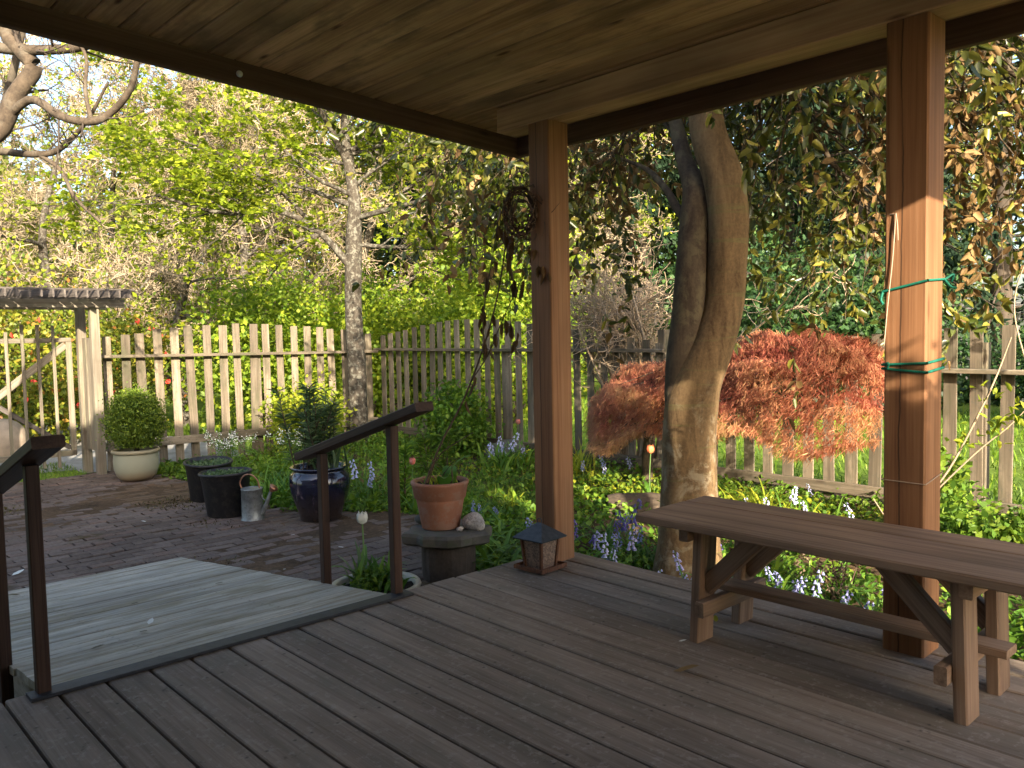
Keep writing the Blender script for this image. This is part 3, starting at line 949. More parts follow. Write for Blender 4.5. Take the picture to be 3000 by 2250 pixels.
# ---------------------------------------------------------------- bird feeder on the deck
feeder = thing('bird_feeder', 'small rusty bird feeder with dark hipped roof on the deck by the centre post', 'bird feeder', (-2.765, 2.715, 0.0), math.radians(4))
def frustum(name, w0, w1, z0, z1, mat, parent, wy0=None, wy1=None):
    wy0 = wy0 or w0
    wy1 = wy1 or w1
    v = [(sx * w0 / 2, sy * wy0 / 2, z0) for sx, sy in ((-1, -1), (1, -1), (1, 1), (-1, 1))] + \
        [(sx * w1 / 2, sy * wy1 / 2, z1) for sx, sy in ((-1, -1), (1, -1), (1, 1), (-1, 1))]
    return link(name, poly_mesh(name, v, [(3, 2, 1, 0), (4, 5, 6, 7), (0, 1, 5, 4), (1, 2, 6, 5), (2, 3, 7, 6), (3, 0, 4, 7)], mat), parent)
tray = frustum('tray', 0.165, 0.175, 0.004, 0.014, M['rust'], feeder)
for k in range(4):
    a = k * math.pi / 2
    beam = link('tray_lip', bar_mesh(0.178, 0.006, 0.02, M['rust'], 0.001), feeder, (0.087 * math.sin(a), -0.087 * math.cos(a), 0.016), (0, 0, a))
frustum('seed_box', 0.098, 0.122, 0.014, 0.15, M['seed'], feeder)
for sx in (-1, 1):
    for sy in (-1, 1):
        ca_, sa_ = math.cos(math.radians(4)), math.sin(math.radians(4))
        def fw(q, z): return (feeder.location.x + ca_ * sx * q - sa_ * sy * q, feeder.location.y + sa_ * sx * q + ca_ * sy * q, z)
        beam_between('corner_strip', fw(0.05, 0.012), fw(0.062, 0.152), 0.014, 0.014, M['rust'], feeder, up=(0, 1, 0), bev=0.002)
frustum('roof_skirt', 0.178, 0.178, 0.15, 0.156, M['feeder_roof'], feeder)
v = [(-.093, -.093, .156), (.093, -.093, .156), (.093, .093, .156), (-.093, .093, .156), (-.012, 0, .222), (.012, 0, .222)]
link('roof', poly_mesh('roof', v, [(0, 1, 5, 4), (1, 2, 5), (2, 3, 4, 5), (3, 0, 4), (3, 2, 1, 0)], M['feeder_roof']), feeder)
V, F = pipe([(-.012, 0, .222), (-.012, 0, .235), (0, 0, .243), (.012, 0, .235), (.012, 0, .222)], [.0022] * 5, 14, 6)
link('hanger', fast_mesh('hanger', V, F, M['feeder_roof'], None, True), feeder)

# ---------------------------------------------------------------- pots
def soil_disc(parent, r, z):
    v, f = disc(r, z, 28, 0.012)
    return link('soil', poly_mesh('soil', v, f, M['dark'], True), parent)

cream = thing('planter', 'big round cream glazed planter holding the clipped ball shrub by the gate', 'planter', (-8.735, 2.86, ZG))
v, f = lathe([(r_ * .71, z_) for r_, z_ in [(0.15, 0.0), (0.2, 0.004), (0.262, 0.05), (0.296, 0.12), (0.302, 0.2), (0.292, 0.272), (0.295, 0.28), (0.318, 0.283), (0.327, 0.296),
              (0.322, 0.312), (0.3, 0.318), (0.28, 0.31), (0.276, 0.24)]], 56)
link('pot', poly_mesh('pot', v, f, M['cream'], True), cream)
soil_disc(cream, 0.198, 0.265)

def nursery_pot(label, loc, r, h, tilt):
    t = thing('nursery_pot', label, 'plant pot', loc, 0.4, 'black nursery pots on the patio')
    v, f = lathe([(r * 0.74, 0.0), (r * 0.78, 0.01), (r * 0.93, h * 0.82), (r * 0.94, h * 0.825), (r * 0.965, h * 0.93), (r, h * 0.94), (r * 1.035, h * 0.955),
                  (r * 1.035, h * 0.985), (r, h), (r * 0.965, h), (r * 0.9, h * 0.75)], 48)
    link('pot', poly_mesh('pot', v, f, M['nursery'], True), t)
    soil_disc(t, r * 0.93, h * 0.86)
    t.rotation_euler = (tilt[0], tilt[1], 0.4)
    return t
np1 = nursery_pot('black plastic nursery pot in front, touching the watering can', (-6.39, 2.775, ZG), 0.2, 0.355, (0.01, -0.015))
np2 = nursery_pot('black plastic nursery pot behind the other one, farther from the watering can', (-7.12, 2.93, ZG), 0.2, 0.352, (0.05, 0.07))

blue = thing('glazed_urn', 'round bellied dark blue glazed urn on the patio beyond the ramp', 'urn', (-5.7, 3.22, ZG))
v, f = lathe([(r_ * 1.25, z_) for r_, z_ in [(0.115, 0.0), (0.125, 0.006), (0.132, 0.05), (0.157, 0.14), (0.178, 0.22), (0.187, 0.285), (0.183, 0.335), (0.165, 0.372), (0.157, 0.382), (0.16, 0.392),
              (0.176, 0.402), (0.179, 0.411), (0.17, 0.418), (0.155, 0.412), (0.148, 0.36)]], 64)
link('pot', poly_mesh('pot', v, f, M['glaze'], True), blue)
soil_disc(blue, 0.187, 0.372)

terra = thing('terracotta_pot', 'thick rimmed terracotta pot standing on the stone slab pedestal', 'plant pot', (-3.80, 2.925, 0.0))
v, f = lathe([(0.106, 0.0), (0.11, 0.004), (0.138, 0.16), (0.142, 0.168), (0.142, 0.174), (0.15, 0.178), (0.163, 0.252), (0.168, 0.258), (0.169, 0.27), (0.162, 0.275),
              (0.15, 0.275), (0.144, 0.262), (0.138, 0.2)], 56)
link('pot', poly_mesh('pot', v, f, M['terracotta'], True), terra)
soil_disc(terra, 0.142, 0.245)

# stone pedestal: rough slab on a dark round stump
ped = thing('pedestal', 'rough grey stone slab laid over a dark round stump beside the deck', 'pedestal', (-3.74, 2.93, ZG - 0.03))
def rough_disc(name, r, h, z0, mat, parent, seg=18, wob=0.1, sx=1.0, sy=1.0, seed=3):
    rr_ = random.Random(seed)
    rad = [1 + rr_.uniform(-wob, wob) for _ in range(seg)]
    V, F = [], []
    for (k, zz) in ((0.9, 0), (1.0, 0.2), (1.02, 0.75), (0.97, 1.0)):
        for s in range(seg):
            a = 2 * math.pi * s / seg
            q = rad[s] * k * (1 + rr_.uniform(-.02, .02))
            V.append((r * q * math.cos(a) * sx, r * q * math.sin(a) * sy, z0 + h * zz + rr_.uniform(-.004, .004)))
    for i in range(3):
        for s in range(seg):
            t = (s + 1) % seg
            F.append((i * seg + s, i * seg + t, (i + 1) * seg + t, (i + 1) * seg + s))
    F.append(tuple(range(seg))[::-1])
    F.append(tuple(range(3 * seg, 4 * seg)))
    return link(name, poly_mesh(name, V, F, mat), parent)
rough_disc('stump', 0.155, 0.25, 0.0, M['bk_dark'], ped, 22, 0.04)
rough_disc('slab', 0.235, 0.07, 0.248, M['stone'], ped, 19, 0.16, 0.98, 1.05, 8)

def rock(name, label, loc, r, mat, seed, sq=(1, 1, 0.8), sub=2, group=None, amp=0.22):
    bm = bmesh.new()
    bmesh.ops.create_icosphere(bm, subdivisions=sub, radius=1.0)
    rr_ = random.Random(seed)
    k = [(Vector((rr_.gauss(0, 1), rr_.gauss(0, 1), rr_.gauss(0, 1))).normalized(), rr_.uniform(-amp, amp)) for _ in range(14)]
    for vv in bm.verts:
        s = 1 + sum(a * max(0, vv.co.normalized().dot(d)) ** 3 for d, a in k)
        vv.co = Vector((vv.co.x * s * r * sq[0], vv.co.y * s * r * sq[1], (vv.co.z * s * r + r * 0.75) * sq[2]))
    me = bpy.data.meshes.new(name)
    bm.to_mesh(me)
    bm.free()
    me.materials.append(mat)
    me.polygons.foreach_set('use_smooth', np.ones(len(me.polygons), dtype=bool))
    o = link(name, me, None, loc)
    return tag(o, label, 'rock', group)
rock('stone', 'knobbly white stone leaning on the terracotta pot', (-3.615, 3.02, -0.002), 0.056, M['whitestone'], 5, (1.1, 1.0, 0.95), 3, None, 0.35)
rock('stone', 'small pale pebble between the white stone and the terracotta pot', (-3.64, 2.935, -0.002), 0.02, M['whitestone'], 9, (1, 1, 0.8), 2)
rock('stone', 'dark grey stone on the back left of the slab pedestal', (-3.955, 2.90, -0.002), 0.038, M['stone'], 12, (1, 1, 0.8), 2)
rock('boulder', 'smooth round beige boulder beyond the wooden gate', (-11.9, 2.33, -0.33), 0.29, M['boulder'], 2, (1, 1, 1.0), 3, None, 0.08)
rock('boulder', 'low grey boulder in the bed by the fence, left of the centre post', (-6.75, 6.12, -0.3), 0.2, M['stone'], 4, (1.5, 0.8, 0.75), 3)

# weathered log end in the sunny bed
log = thing('log', 'short weathered log lying in the sunny bed left of the big trunk', 'log', (-4.0, 5.0, -0.36), 0.75)
V, F = pipe([(-.24, 0, .1), (-.1, .01, .1), (.1, -.01, .11), (.24, 0, .1)], [.11, .125, .12, .105], 10, 16, 0.03)
link('bark', fast_mesh('bark', V, F, M['log'], None, True), log)
for sx in (-1, 1):
    v, f = disc(.105 if sx > 0 else .11, 0, 16)
    link('cut_end', poly_mesh('cut_end', v, f, M['log']), log, (sx * .235, 0, .1), (0, sx * math.pi / 2, 0))

bowl = thing('bowl_planter', 'wide shallow pale glazed bowl planter beside the ramp and deck edge', 'planter', (-3.46, 2.245, ZG))
v, f = lathe([(0.13, 0.0), (0.15, 0.01), (0.185, 0.07), (0.2, 0.135), (0.205, 0.15), (0.222, 0.156), (0.227, 0.168), (0.221, 0.18), (0.205, 0.182), (0.193, 0.172), (0.185, 0.12)], 56)
link('pot', poly_mesh('pot', v, f, M['bowl'], True), bowl)
soil_disc(bowl, 0.192, 0.15)

# watering can
can = thing('watering_can', 'galvanised watering can with copper handle and rose beside the black pots', 'watering can', (-6.07, 2.835, ZG), math.radians(36))
v, f = lathe([(0.088, 0.0), (0.09, 0.004), (0.087, 0.01), (0.083, 0.02), (0.08, 0.235), (0.083, 0.238), (0.083, 0.246), (0.079, 0.249), (0.076, 0.245)], 40)
link('body', poly_mesh('body', v, f, M['steel'], True), can)
v, f = disc(0.078, 0.244, 32)
f2 = [q for q in f]
link('top_plate', poly_mesh('top_plate', v, f2, M['steel'], True), can)
V, F = pipe([(0.08, 0, 0.05), (0.12, 0, 0.13), (0.165, 0, 0.235)], [0.021, 0.016, 0.012], 12, 12)
link('spout', fast_mesh('spout', V, F, M['steel'], None, True), can)
v, f = lathe([(0.012, 0.0), (0.02, 0.015), (0.036, 0.04), (0.037, 0.045), (0.0001, 0.052)], 28, False)
link('rose', poly_mesh('rose', v, f, M['copper'], True), can, (0.158, 0, 0.225), (0, math.radians(42), 0))
V, F = pipe([(-0.078, 0, 0.232), (-0.098, 0, 0.29), (-0.06, 0, 0.345), (0.0, 0, 0.352), (0.05, 0, 0.31), (0.066, 0, 0.248)], [0.006] * 6, 28, 8)
link('handle', fast_mesh('handle', V, F, M['copper'], None, True), can)
V, F = pipe([(0.074, 0, 0.2), (0.1, 0, 0.16), (0.128, 0, 0.155)], [0.004] * 3, 8, 6)
link('stay', fast_mesh('stay', V, F, M['steel'], None, True), can)

# ---------------------------------------------------------------- ties on the right post
px, py, hw_ = -1.14, 2.91, 0.0725
def tie(label, zs, r, mat, name='twine', turns=1, knot=None):
    parts = []
    for z in zs:
        pts = [(px - hw_, py - hw_, z[0]), (px + hw_, py - hw_, z[1]), (px + hw_, py + hw_, z[2]), (px - hw_, py + hw_, z[3]), (px - hw_, py - hw_, z[0])]
        for a, b in zip(pts[:-1], pts[1:]):
            P = np.linspace(a, b, 6)
            parts.append(tubes(P[None], np.full((1, 6), r), 6))
    if knot:
        for a in knot:
            parts.append(pipe(a, [r] * len(a), 10, 6))
    me = cluster_mesh(name, parts, mat)
    o = link(name, me)
    return tag(o, label, 'twine')
tie('upper green plastic twine tied round the right porch post', [(1.232, 1.262, 1.27, 1.24)], 0.0045, M['twine'], 'twine', 1,
    [[(px + hw_, py + hw_, 1.268), (px + hw_ + .02, py + hw_ + .02, 1.285), (px + hw_ + .012, py + hw_ + .03, 1.262)],
     [(px + hw_, py + hw_, 1.268), (px + hw_ + .012, py + hw_ + .02, 1.245), (px + hw_ + .03, py + hw_ + .025, 1.238)],
     [(px - hw_, py - hw_, 1.232), (px - hw_ - .004, py - hw_ - .004, 1.205), (px - hw_ + .004, py - hw_ - .006, 1.19)]])
tie('lower doubled green plastic twine wound round the right porch post', [(0.985, 0.992, 1.002, 0.99), (0.972, 0.961, 0.972, 0.975)], 0.0048, M['twine'], 'twine', 1,
    [[(px - hw_ + .01, py - hw_ - .003, .985), (px - hw_ + .024, py - hw_ - .01, .99), (px - hw_ + .02, py - hw_ - .006, .972)]])
tie('thin pale string round the foot of the right porch post', [(0.592, 0.59, 0.612, 0.6)], 0.0018, M['string'], 'string')
V1 = pipe([(px - .03, py - hw_ - .002, 1.487), (px - hw_ - .001, py - hw_ + .01, 1.49)], [.0018] * 2, 4, 5)
V2 = pipe([(px - .03, py - hw_ - .002, 1.49), (px - .033, py - hw_ - .004, 1.43), (px - .04, py - hw_ - .003, 1.33), (px - .055, py - hw_ - .003, 1.18), (px - .066, py - hw_ - .002, 1.05)], [.002] * 5, 14, 5)
V3 = pipe([(px - .03, py - hw_ - .002, 1.49), (px - .024, py - hw_ - .004, 1.45), (px - .022, py - hw_ - .003, 1.40)], [.0018] * 3, 8, 5)
tag(link('string', cluster_mesh('string', [V1, V2, V3], M['string'])), 'thin pale string hanging down the front of the right porch post', 'string')

# ---------------------------------------------------------------- vine wreath on the centre post
wr = thing('wreath', 'dark twisted vine wreath hung round the centre porch post', 'wreath', (-2.925, 2.81, 1.70))
parts = []
for k in range(9):
    r0 = 0.092 + random.gauss(0, 0.016)
    ph = random.uniform(0, 6.28)
    pts = []
    for q in range(22):
        a = ph + q / 21 * 2 * math.pi * random.choice((0.8, 1.0, 1.05))
        pts.append((0.9 * r0 * math.cos(a) * 0.75 + random.gauss(0, .006), 0.66 * r0 * math.cos(a) * 0.6 - 0.03 + random.gauss(0, .008), 1.12 * r0 * math.sin(a) + random.gauss(0, .007)))
    parts.append(pipe(pts, [0.005, 0.004, 0.0035], 44, 5))
for k in range(22):
    a = random.uniform(0, 6.28)
    b = np.array((0.1 * math.cos(a), 0.06 * math.cos(a) - .03, 0.15 * math.sin(a)))
    e = b + np.array((random.gauss(0, .06), random.gauss(-.03, .03), random.gauss(0, .05)))
    parts.append(pipe([b, (b + e) / 2 + rng.normal(0, .01, 3), e], [0.0025, 0.002, 0.001], 8, 4))
link('coil', cluster_mesh('coil', parts, M['vine']), wr)

# ---------------------------------------------------------------- arbor and gate
arb = thing('arbor', 'weathered garden arbor with slatted top over the gate opening', 'arbor', (-9.6, 2.0, -0.31))
xa0, xa1, ya0, ya1 = -9.36, -9.84, 2.71, 1.30
for xx in (xa0, xa1):
    for yy in (ya0, ya1):
        post_between('post', xx, yy, -0.32, 1.57 if xx == xa0 else 1.55, 0.088, 0.088, M['arbor'] if not (xx == xa1) else M['arbor'], arb)
for yy in (ya0, ya1):
    # side boards between the posts
    for k in range(3):
        xx = xa1 + 0.11 + k * 0.128
        post_between('side_board', xx, yy + (0.012 if k % 2 else 0), -0.05, 1.16, 0.122, 0.02, M['arbor'], arb)
for xx in (xa0, xa1):
    beam_between('top_beam', (xx + (0.062 if xx == xa0 else -0.062), 0.85, 1.515), (xx + (0.062 if xx == xa0 else -0.062), 3.0, 1.515), 0.036, 0.088, M['arbor'], arb)
for k in range(22):
    yy = 0.8 + k * 0.102
    beam_between('top_slat', (-10.22, yy, 1.598 + random.gauss(0, .004)), (-8.95, yy + .01, 1.598 + random.gauss(0, .004)), 0.018, 0.075, M['darkwood'], arb)
for k in range(9):
    xx = -10.15 + k * 0.14
    beam_between('top_lath', (xx, 0.72, 1.645), (xx, 3.02, 1.645), 0.03, 0.018, M['darkwood'], arb)

gate = thing('gate', 'open picket garden gate of thin pale uprights with a diagonal brace', 'gate', (-9.86, 2.0, -0.2))
gx = -9.86
for yy, z0, z1 in ((1.40, -.1, 1.18), (1.55, -.2, 1.24), (1.70, -.22, 1.28), (1.845, -.22, 1.27), (1.99, -.22, 1.235), (2.137, -.23, 1.312), (2.283, -.22, 1.307), (2.43, -.23, 1.295)):
    post_between('gate_picket', gx + 0.03, yy, z0, z1, 0.022, 0.03, M['arbor'], gate, 0.002)
post_between('stile', gx, 2.585, -0.1, 1.12, 0.03, 0.058, M['arbor'], gate, 0.003)
post_between('stile', gx, 1.345, -0.1, 1.12, 0.03, 0.058, M['arbor'], gate, 0.003)
beam_between('gate_rail', (gx, 1.32, 1.142), (gx, 2.61, 1.142), 0.03, 0.05, M['arbor'], gate)
beam_between('gate_rail', (gx, 1.32, -0.085), (gx, 2.61, -0.085), 0.03, 0.06, M['arbor'], gate)
beam_between('brace', (gx - 0.004, 1.39, 0.17), (gx - 0.004, 2.555, 1.09), 0.026, 0.075, M['arbor'], gate)
beam_between('brace', (gx - 0.006, 1.9, 0.46), (gx - 0.006, 2.555, -0.03), 0.024, 0.05, M['darkwood'], gate)

# ---------------------------------------------------------------- picket fences
def fence(label, p0, p1, n, tops, zlow, zhigh, rail_side, wood_m, first=0.09):
    """pickets nailed behind two flat rails; rail_side = +1/-1 along the fence normal"""
    p0, p1 = Vector(p0), Vector(p1)
    d = (p1 - p0)
    L = d.length
    u = d.normalized()
    nrm = Vector((u.y, -u.x, 0)) * rail_side
    t = thing('fence', label, 'fence', (p0.x, p0.y, -0.33))
    for i in range(n):
        s = first + i * (L - 2 * first) / (n - 1)
        c = p0 + u * s
        top = tops(s, c) + random.gauss(0, .008)
        w = 0.094 + random.gauss(0, .004)
        tilt = random.gauss(0, .012)
        beam_between('picket', (c.x, c.y, -0.30), (c.x + u.x * tilt, c.y + u.y * tilt, top), 0.016, round(w, 3), wood_m, t, up=(u.x, u.y, 0), bev=0.002)
    for z, sag, hgt in ((zhigh, 0.0, 0.034), (zlow, 0.0, 0.09)):
        a = p0 + nrm * (0.056 if hgt < 0.05 else 0.032)
        b = p1 + nrm * (0.056 if hgt < 0.05 else 0.032)
        beam_between('rail', (a.x, a.y, z[0]), (b.x, b.y, z[1]), 0.088 if hgt < 0.05 else 0.036, hgt, wood_m, t)
    for f in (0.52, 0.98):
        c = p0 + u * (L * f) - nrm * 0.055
        post_between('post', c.x, c.y, -0.36, 0.98 if f < .9 else 1.12, 0.088, 0.088, wood_m, t)
    return t
fence('sunlit picket fence with a wavy top from the gate to the lichened tree', (-9.6, 2.80, 0), (-9.6, 6.32, 0), 19,
      lambda s, c: float(np.interp(c.y, [2.9, 3.2, 3.6, 4.0, 4.7, 5.3, 6.3], [1.17, 1.21, 1.26, 1.29, 1.30, 1.26, 1.15])),
      (-0.03, -0.04), (0.955, 0.905), 1, M['picket'])
fence('shaded picket fence behind the flower bed from the lichened tree to the laurel trunk', (-9.62, 6.42, 0), (-4.75, 6.42, 0), 27,
      lambda s, c: float(np.interp(c.x, [-9.6, -9.1, -8.5, -8.0, -7.3, -6.5, -5.5, -4.7], [1.11, 1.18, 1.25, 1.29, 1.28, 1.22, 1.08, 0.98])),
      (-0.14, -0.17), (0.93, 0.92), 1, M['picket'])
fence('pale picket fence behind the red laceleaf maple and the right porch post', (-4.72, 6.42, 0), (0.4, 6.42, 0), 28,
      lambda s, c: float(np.interp(c.x, [-4.7, -3.6, -2.7, -1.8, 0.4], [1.03, 1.05, 1.05, 1.11, 1.12])),
      (-0.17, -0.19), (0.80, 0.76), 1, M['picket'])

# far grey fence
far = thing('fence', 'far dark grey board fence under the trees at the right edge', 'fence', (-5.5, 23.0, -0.3))
p0, p1 = Vector((-9.3, 20.2, 0)), Vector((-1.0, 27.5, 0))
u = (p1 - p0).normalized()
for i in range(58):
    c = p0 + u * (i * 0.19)
    beam_between('board', (c.x, c.y, -0.3), (c.x, c.y, 1.62 + random.gauss(0, .01)), 0.02, 0.12, M['farfence'], far, up=(u.x, u.y, 0), bev=0.002)
beam_between('rail', (p0.x + .03, p0.y - .03, 1.72), (p1.x + .03, p1.y - .03, 1.72), 0.09, 0.04, M['farfence'], far)
beam_between('rail', (p0.x + .03, p0.y - .03, 1.5), (p1.x + .03, p1.y - .03, 1.5), 0.04, 0.09, M['farfence'], far)
for i in (4, 18, 32, 46):
    c = p0 + u * (i * 0.19)
    post_between('post', c.x + .04, c.y - .05, -0.3, 1.7, 0.1, 0.1, M['farfence'], far)

# ---------------------------------------------------------------- trees
def wood_obj(name, parts, mat, parent, smooth=True):
    V, F = join_vf(parts)
    return link(name, fast_mesh(name, V - np.array(parent.location), F, mat, None, smooth), parent)

def crown_obj(name, arrs, mat, parent, keep=None):
    V, F = join_vf([(a[0], a[1]) for a in arrs])
    var = np.concatenate([a[2] for a in arrs])
    return link(name, fast_mesh(name, V - np.array(parent.location), F, mat, var), parent)

def in_porch(p, m=0.0):
    return (p[:, 0] > -3.62 - m) & (p[:, 0] < 1.2) & (p[:, 1] < 3.42 + m) & (p[:, 2] < 2.62)

def hold(p, k):
    return p[k]

# --- lichened tree inside the fence corner, fresh yellow-green leaves in flat sprays
r = np.random.default_rng(21)
mt = thing('tree', 'slender grey lichened tree with fresh yellow-green leaves where two fences meet', 'tree', (-9.18, 5.78, -0.33), 0, 'garden trees')
tr_pts = smooth_path([(-9.16, 5.75, -.34), (-9.19, 5.78, .2), (-9.21, 5.79, .7), (-9.27, 5.81, 1.57), (-9.30, 5.87, 2.4), (-9.3, 5.89, 2.9), (-9.37, 5.86, 3.4), (-9.41, 5.86, 3.9), (-9.46, 5.9, 4.85), (-9.4, 6.0, 6.2)], 40)
tr_r = np.interp(np.linspace(0, 1, 40), [0, .05, .2, .45, .5, .7, 1], [.16, .125, .115, .105, .09, .06, .025])
T0 = (tr_pts[None], tr_r[None])
limbs = []
for pts, ra in (([(-9.3, 5.8, 2.02), (-9.42, 5.57, 2.34), (-9.45, 5.26, 2.56), (-9.54, 4.88, 2.68), (-9.77, 4.33, 2.63), (-9.9, 3.6, 2.8)], .052),
                ([(-9.42, 5.4, 2.48), (-9.6, 5.0, 2.95), (-9.8, 4.5, 3.3), (-10.0, 3.9, 3.5)], .03),
                ([(-9.38, 5.85, 3.36), (-9.38, 5.6, 3.79), (-9.31, 5.26, 4.18), (-9.2, 4.8, 4.5)], .045),
                ([(-9.3, 5.9, 2.64), (-8.7, 6.08, 2.71), (-7.99, 6.26, 2.78), (-7.31, 6.41, 2.85), (-6.6, 6.5, 2.95)], .04),
                ([(-9.3, 5.9, 2.3), (-8.9, 6.2, 2.25), (-8.3, 6.6, 2.2), (-7.7, 7.0, 2.25)], .03),
                ([(-9.38, 5.9, 3.5), (-9.0, 6.3, 3.9), (-8.4, 6.8, 4.2)], .035),
                ([(-9.38, 5.9, 3.1), (-9.8, 6.2, 3.5), (-10.4, 6.6, 3.8)], .035),
                ([(-9.3, 5.85, 2.8), (-9.9, 5.3, 3.1), (-10.6, 4.6, 3.2), (-11.2, 3.9, 3.15)], .035),
                ([(-9.4, 5.88, 3.9), (-9.9, 5.2, 4.4), (-10.4, 4.4, 4.6), (-10.8, 3.6, 4.6)], .03)):
    P = smooth_path(pts, 14)
    limbs.append((P, np.linspace(ra, ra * .3, 14)))
LP = np.stack([a for a, _ in limbs])
LR = np.stack([b for _, b in limbs])
B1 = kids(LP, LR, 9, .2, 1.0, 52, 1.05, 8, .16, (0, 0, .02), .5, .3, .45, r)
Bt = kids(*T0, 16, .5, 1.0, 65, 1.5, 8, .14, (0, 0, .05), .4, .3, .3, r)
BB = (np.concatenate([B1[0], Bt[0]]), np.concatenate([B1[1], Bt[1]]))
B2 = kids(*BB, 7, .2, 1.0, 48, .5, 6, .2, (0, 0, -.01), .5, .4, .5, r)
B3 = kids(*B2, 4, .2, 1.0, 45, .24, 5, .22, (0, 0, -.03), .6, .5, .5, r)
trunk = [tubes(*T0, 14), tubes(LP, LR, 8)]
wood_obj('trunk', trunk, M['bk_lichen'], mt)
wood_obj('branches', [tubes(*BB, 5), tubes(*B2, 4), tubes(*B3, 3)], M['bk_lichen'], mt)
p, d = along(B3[0], 11, r)
n_ = len(p)
nn = rdir(n_, 1.4, r)
dd = d * .4 + rdir(n_, 0, r) * np.array([1, 1, .35])
crown_obj('crown', [leaf_simple(p, dd, nn, r.uniform(.045, .085, n_), r.uniform(.04, .07, n_), r.beta(2, 2, n_))], M['lf_maple'], mt)

# --- big twiggy lichened trees beyond the fence
def lichen_tree(label, base, h, spread, seed, leaves=1.0, leafmat_='lf_maple', twig='twig_lichen', per=(13, 10, 9, 6)):
    r = np.random.default_rng(seed)
    t = thing('tree', label, 'tree', base, 0, 'twiggy trees beyond the garden fence')
    b = np.array(base)
    P = smooth_path([b, b + (r.normal(0, .15), r.normal(0, .15), h * .3), b + (r.normal(0, .3), r.normal(0, .3), h * .65), b + (r.normal(0, .4), r.normal(0, .4), h)], 16)[None]
    R = np.linspace(.17, .03, 16)[None]
    L1 = kids(P, R, per[0], .12, 1.0, 62, spread, 10, .17, (0, 0, .05), .55, .25, .1, r)
    L2 = kids(*L1, per[1], .15, 1.0, 50, spread * .42, 8, .24, (0, 0, .02), .5, .3, .1, r)
    L3 = kids(*L2, per[2], .1, 1.0, 52, spread * .17, 6, .32, (0, 0, 0), .5, .45, 0, r)
    L4 = kids(*L3, per[3], .15, 1.0, 60, spread * .075, 4, .4, (0, 0, 0), .75, .6, 0, r)
    L3[1][:] = np.maximum(L3[1], .011)
    L4[1][:] = np.maximum(L4[1], .0075)
    wood_obj('trunk', [tubes(P, R, 10), tubes(*L1, 7)], M['bk_lichen'], t)
    wood_obj('twigs', [tubes(*L2, 4), tubes(*L3, 3), tubes(*L4, 3)], M[twig], t)
    if leaves > 0:
        k = max(1, int(leaves))
        p, d = along(L3[0], k, r)
        # leaves sit on some of the boughs only
        nz = np.sin(p[:, 0] * 1.7 + 2 * np.sin(p[:, 1] * 1.3)) + np.sin(p[:, 2] * 2.6 + p[:, 1])
        m = (nz > -.25) if leaves < 3 else (nz > -.9)
        p, d = p[m], d[m]
        k2 = 4
        p = np.repeat(p, k2, 0) + r.normal(0, .06, (len(p) * k2, 3))
        n_ = len(p)
        crown_obj('crown', [leaf_simple(p, rdir(n_, 0, r), rdir(n_, 1.2, r), r.uniform(.06, .12, n_), r.uniform(.05, .09, n_), r.beta(2, 2, n_))], M[leafmat_], t)
    return t
lichen_tree('grey twiggy tree with sparse new leaves standing over the red flowered hedge', (-18.4, 4.7, -.4), 5.4, 3.1, 31, 2)
lichen_tree('broad twiggy lichened tree with bright leaves behind the middle of the sunlit fence', (-17.6, 8.0, -.4), 6.6, 3.6, 32, 2)
lichen_tree('pale twiggy tree farthest left, beyond the gate arbor', (-20.5, 1.6, -.4), 4.7, 3.0, 33, 1)
lichen_tree('tall twiggy tree with bright sprays rising behind the lichened garden tree', (-17.5, 11.2, -.4), 8.2, 3.8, 34, 3)
lichen_tree('leafy twiggy tree between the lichened trunk and the centre post', (-13.8, 13.0, -.4), 7.2, 3.3, 35, 4)
lichen_tree('twiggy tree filling the skyline above the sunlit fence', (-22.5, 7.0, -.4), 7.4, 3.8, 37, 2)
lichen_tree('tall leafy tree in the distance left of the lichened trunk', (-21.0, 10.5, -.4), 9.0, 4.0, 38, 4)
lichen_tree('leafy tree in the distance right of the lichened trunk', (-17.0, 15.5, -.4), 9.0, 4.0, 39, 5, 'lf_bright')
lichen_tree('low twiggy tree right behind the sunlit fence, its boughs grey with lichen', (-14.4, 5.6, -.4), 2.8, 2.1, 36, 2, per=(9, 8, 8, 6))

